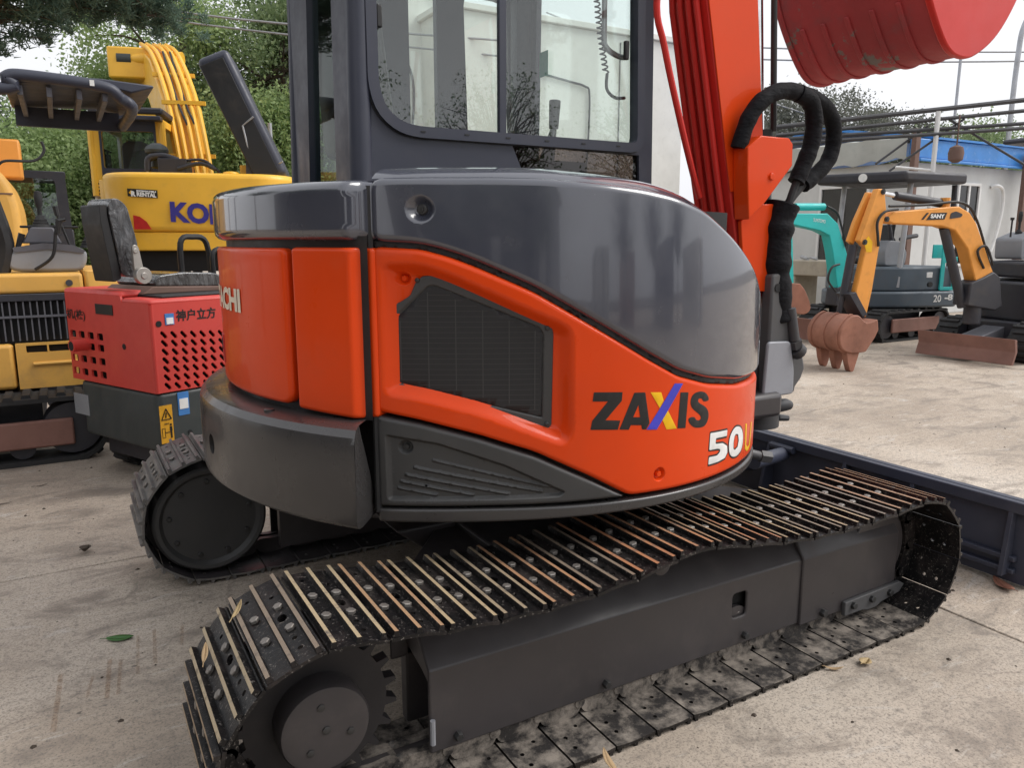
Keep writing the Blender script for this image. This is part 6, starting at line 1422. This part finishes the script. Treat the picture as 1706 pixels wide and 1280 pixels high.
m = MB(); m.prism(round_poly([(sx_(7.75), sy_(2.05)), (sx_(9.0), sy_(1.75)), (sx_(9.2), sy_(2.4)), (sx_(9.0), sy_(3.05)), (sx_(7.95), sy_(2.85))], .12, 4), XY, .42, .86); m.build('body', SM, 'dark_machine', bevel=.03, seg=3)
m = MB(); m.prism(round_poly([(sx_(7.85), sy_(2.15)), (sx_(8.9), sy_(1.85)), (sx_(9.1), sy_(2.4)), (sx_(8.9), sy_(2.95)), (sx_(8.05), sy_(2.75))], .12, 4), XY, .90, 1.08); m.build('deck', SM, 'dark_machine', bevel=.03, seg=3)
m = MB(); m.tube([(sx_(7.80), sy_(2.10), 1.02), (sx_(8.9), sy_(1.78), 1.02)], .012, 6); m.tube([(sx_(8.0), sy_(2.04), .6), (sx_(7.98), sy_(2.04), 1.0)], .02, 6); m.build('rail', SM, 'cab_grey')
for (x, y, z) in ((8.02, 2.20, .94), (8.62, 2.02, .95)): m = MB(); m.box((sx_(x), sy_(y)-.10, z-.06), (sx_(x)+.01, sy_(y)+.02, z+.05)); m.build('label', SM, 'decal_white')
m = MB(); m.prism(round_poly([(sx_(8.20), 1.10), (sx_(8.75), 1.10), (sx_(8.75), 1.36), (sx_(8.5), 1.42), (sx_(8.18), 1.34)], .04, 3), lambda u, v, d: (u, d, v), sy_(2.45), sy_(2.75)); m.build('control_console', SM, 'console_grey', bevel=.03)
joystick(sx_(8.42), 1.37, .28, SM, sy_(2.62)); m = MB(); m.tube([(sx_(8.25), sy_(2.62), 1.32), (sx_(8.25), sy_(2.62), 1.55)], .010, 6); m.tube([(sx_(8.25), sy_(2.62), 1.55), (sx_(8.25), sy_(2.62), 1.58)], .022, 8); m.build('lever', SM, 'black_trim')
m = MB(); m.prism(round_poly([(sx_(8.7), 1.08), (sx_(9.05), 1.08), (sx_(9.1), 1.6), (sx_(9.0), 1.62), (sx_(8.93), 1.2), (sx_(8.7), 1.18)], .04, 3), lambda u, v, d: (u, d, v), sy_(2.05), sy_(2.5)); m.build('seat', SM, 'seat_vinyl', bevel=.02)
m = MB(); m.box((sx_(8.45), sy_(1.7), 2.44), (sx_(9.4), sy_(2.95), 2.50)); m.build('canopy', SM, 'cab_grey', bevel=.03)
for y in (1.8, 2.85): m = MB(); m.tube([(sx_(9.15), sy_(y), .9), (sx_(9.15), sy_(y), 2.44)], .03, 8); m.build('canopy_post', SM, 'cab_grey')
O2 = Vector((sx_(7.7), sy_(2.35), 0)); g2 = Vector((-2.3, .43, 0)).normalized(); n2 = Vector((-g2.y, g2.x, 0)); n2 = n2 if n2.y < 0 else -n2
fS = lambda u, v, d: tuple(O2+g2*u+n2*d+Vector((0, 0, v)))
m = MB(); m.prism([(1.812, 1.553), (1.74, 1.605), (1.018, 1.662), (.853, 1.671), (.701, 1.608), (.587, 1.494), (.227, .91), (.20, .80), (.40, .76), (.492, .84), (.67, 1.225), (.878, 1.421), (1.061, 1.464), (1.727, 1.486), (1.807, 1.511)], fS, -.075, .075); sb = m.build('boom', SM, 'sany', bevel=.012)
m = MB(); m.prism([(1.897, 1.829), (1.962, 1.828), (2.062, 1.551), (2.146, 1.315), (2.052, 1.247), (2.137, .802), (2.06, .60), (1.977, .535), (1.93, .80), (1.859, 1.485), (1.828, 1.604), (1.871, 1.788)], fS, .0, .075); sa_ = m.build('arm', SM, 'sany', bevel=.01)
m = MB(); m.prism([(1.93, 1.80), (1.99, 1.80), (2.13, 1.50), (2.19, 1.31), (2.12, 1.27), (2.0, 1.55)], fS, -.075, -.03); m.build('arm_cheek', sa_, 'sany', bevel=.008)
m = MB(); m.tube([fS(1.872, 1.80, -.02), fS(1.62, 1.768, -.02)], .022, 10); m.build('rod', sb, 'chrome'); m = MB(); m.tube([fS(1.64, 1.77, -.02), fS(.96, 1.70, -.02)], .045, 12); m.build('arm_cylinder', sb, 'dark_machine')
m = MB(); m.tube([fS(.98, 1.66, 0), fS(.98, 1.76, 0)], .05, 10); m.build('boss', sb, 'sany')
m = MB(); m.tube([fS(.96, 1.45, .0), fS(.58, .60, .0)], .05, 12); m.build('boom_cylinder', SM, 'dark_machine')
m = MB(); m.tube([fS(2.131, 1.27, -.02), fS(2.20, .76, -.02)], .045, 12); m.build('bucket_cylinder', SM, 'dark_machine')
m = MB(); m.tube([fS(2.21, .76, -.03), fS(2.24, .56, -.03)], .03, 8); m.prism([(2.16, .80), (2.24, .78), (2.05, .54), (1.98, .56)], fS, -.1, .1); m.build('bucket_link', SM, 'dark_machine', bevel=.005)
m = MB(); m.tube(smooth_path([fS(1.70, 1.63, .09), fS(1.88, 1.60, .10), fS(1.96, 1.50, .10), fS(1.94, 1.36, .10), fS(1.91, 1.26, .09)], 5), .014, 6); m.tube(smooth_path([fS(1.78, 1.66, .05), fS(1.3, 1.68, .05), fS(.8, 1.71, .05), fS(.56, 1.53, .05), fS(.30, 1.05, .05)], 5), .014, 6); m.tube(smooth_path([fS(.42, 1.02, .08), fS(.56, 1.20, .10), fS(.44, 1.25, .10), fS(.30, 1.05, .09)], 5), .014, 6); m.build('hose', sb, 'cable')
fsl = lambda lift: (lambda u, v, d: fS(u, v, .075+lift+d))
m = MB(); m.prism([(1.30, 1.525), (1.05, 1.535), (1.02, 1.605), (1.24, 1.598)], fsl(.001), 0, .003); m.build('logo_plate', sb, 'ink', smooth=0)
m = MB(); m.prism([(1.365, 1.530), (1.335, 1.530), (1.27, 1.60), (1.30, 1.60)], fsl(.001), 0, .003); m.build('logo_stripe', sb, 'ink', smooth=0)
lettering('lettering', sb, 'decal_white', 'SANY', .06, lambda a, b: fS(1.245-a, 1.545+b*.9, .081), bold=.003, width=.19)
m = MB(); m.prism(round_poly([(.98, 1.54), (.82, 1.56), (.80, 1.59), (.90, 1.62), (.97, 1.60)], .02, 3), fsl(.001), 0, .004); m.build('side_lamp', sb, 'dark_machine')
m = MB(); m.prism([(2.04, 1.36), (1.98, 1.30), (1.98, 1.20), (2.05, 1.20), (2.09, 1.30)], fsl(.001), 0, .003); m.build('yellow_label', sa_, 'decal_yellow')
m = MB(); m.prism([(.20, .55), (.62, .62), (.60, .86), (.42, .92), (.28, .98), (.18, .92), (.10, .6)], fS, -.10, .10); m.tube([fS(.42, .40, 0), fS(.42, .62, 0)], .09, 14); m.build('swing_post', SM, 'dark_machine', bevel=.015)
bc = [(1.97+(u-1.97)*.66, v) for u, v in smooth_path([(1.99, .53), (2.20, .50), (2.36, .575), (2.52, .56), (2.66, .47), (2.70, .36), (2.64, .25), (2.50, .20), (2.34, .19)], 4)]
m = MB(); Pq = np.array(bc); m.prism([tuple(p) for p in Pq]+[(2.10, .20), (2.00, .34), (1.96, .42)], fS, -.24, .24); sbk = m.build('bucket', SM, 'rust', bevel=.012)
for d in (-.19, 0, .19):
    m = MB(); m.prism(round_poly([(2.16, .24), (2.34, .24), (2.31, .10), (2.27, .0), (2.23, .0), (2.20, .10)], .02, 3), fS, d-.036, d+.036); m.build('tooth', sbk, 'rust', bevel=.010)
_c = Pq.mean(0); _o = np.array([p+(p-_c)/np.linalg.norm(p-_c)*.012 for p in Pq[10:30]])
for d in (-.19, 0, .19): m = MB(); m.prism([tuple(p) for p in _o]+[tuple(p) for p in (Pq[10:30]*.999)[::-1]], fS, d-.02, d+.02); m.build('wear_strip', sbk, 'rust', bevel=.003)
for u, v, w in ((1.82, 1.53, .085), (1.90, 1.80, .085), (2.08, 1.30, .085)): m = MB(); m.tube([fS(u, v, .07), fS(u, v, w)], .028, 14); m.tube([fS(u, v, w), fS(u, v, w+.01)], .014, 6); m.build('pin', sa_, 'bolt_dark')
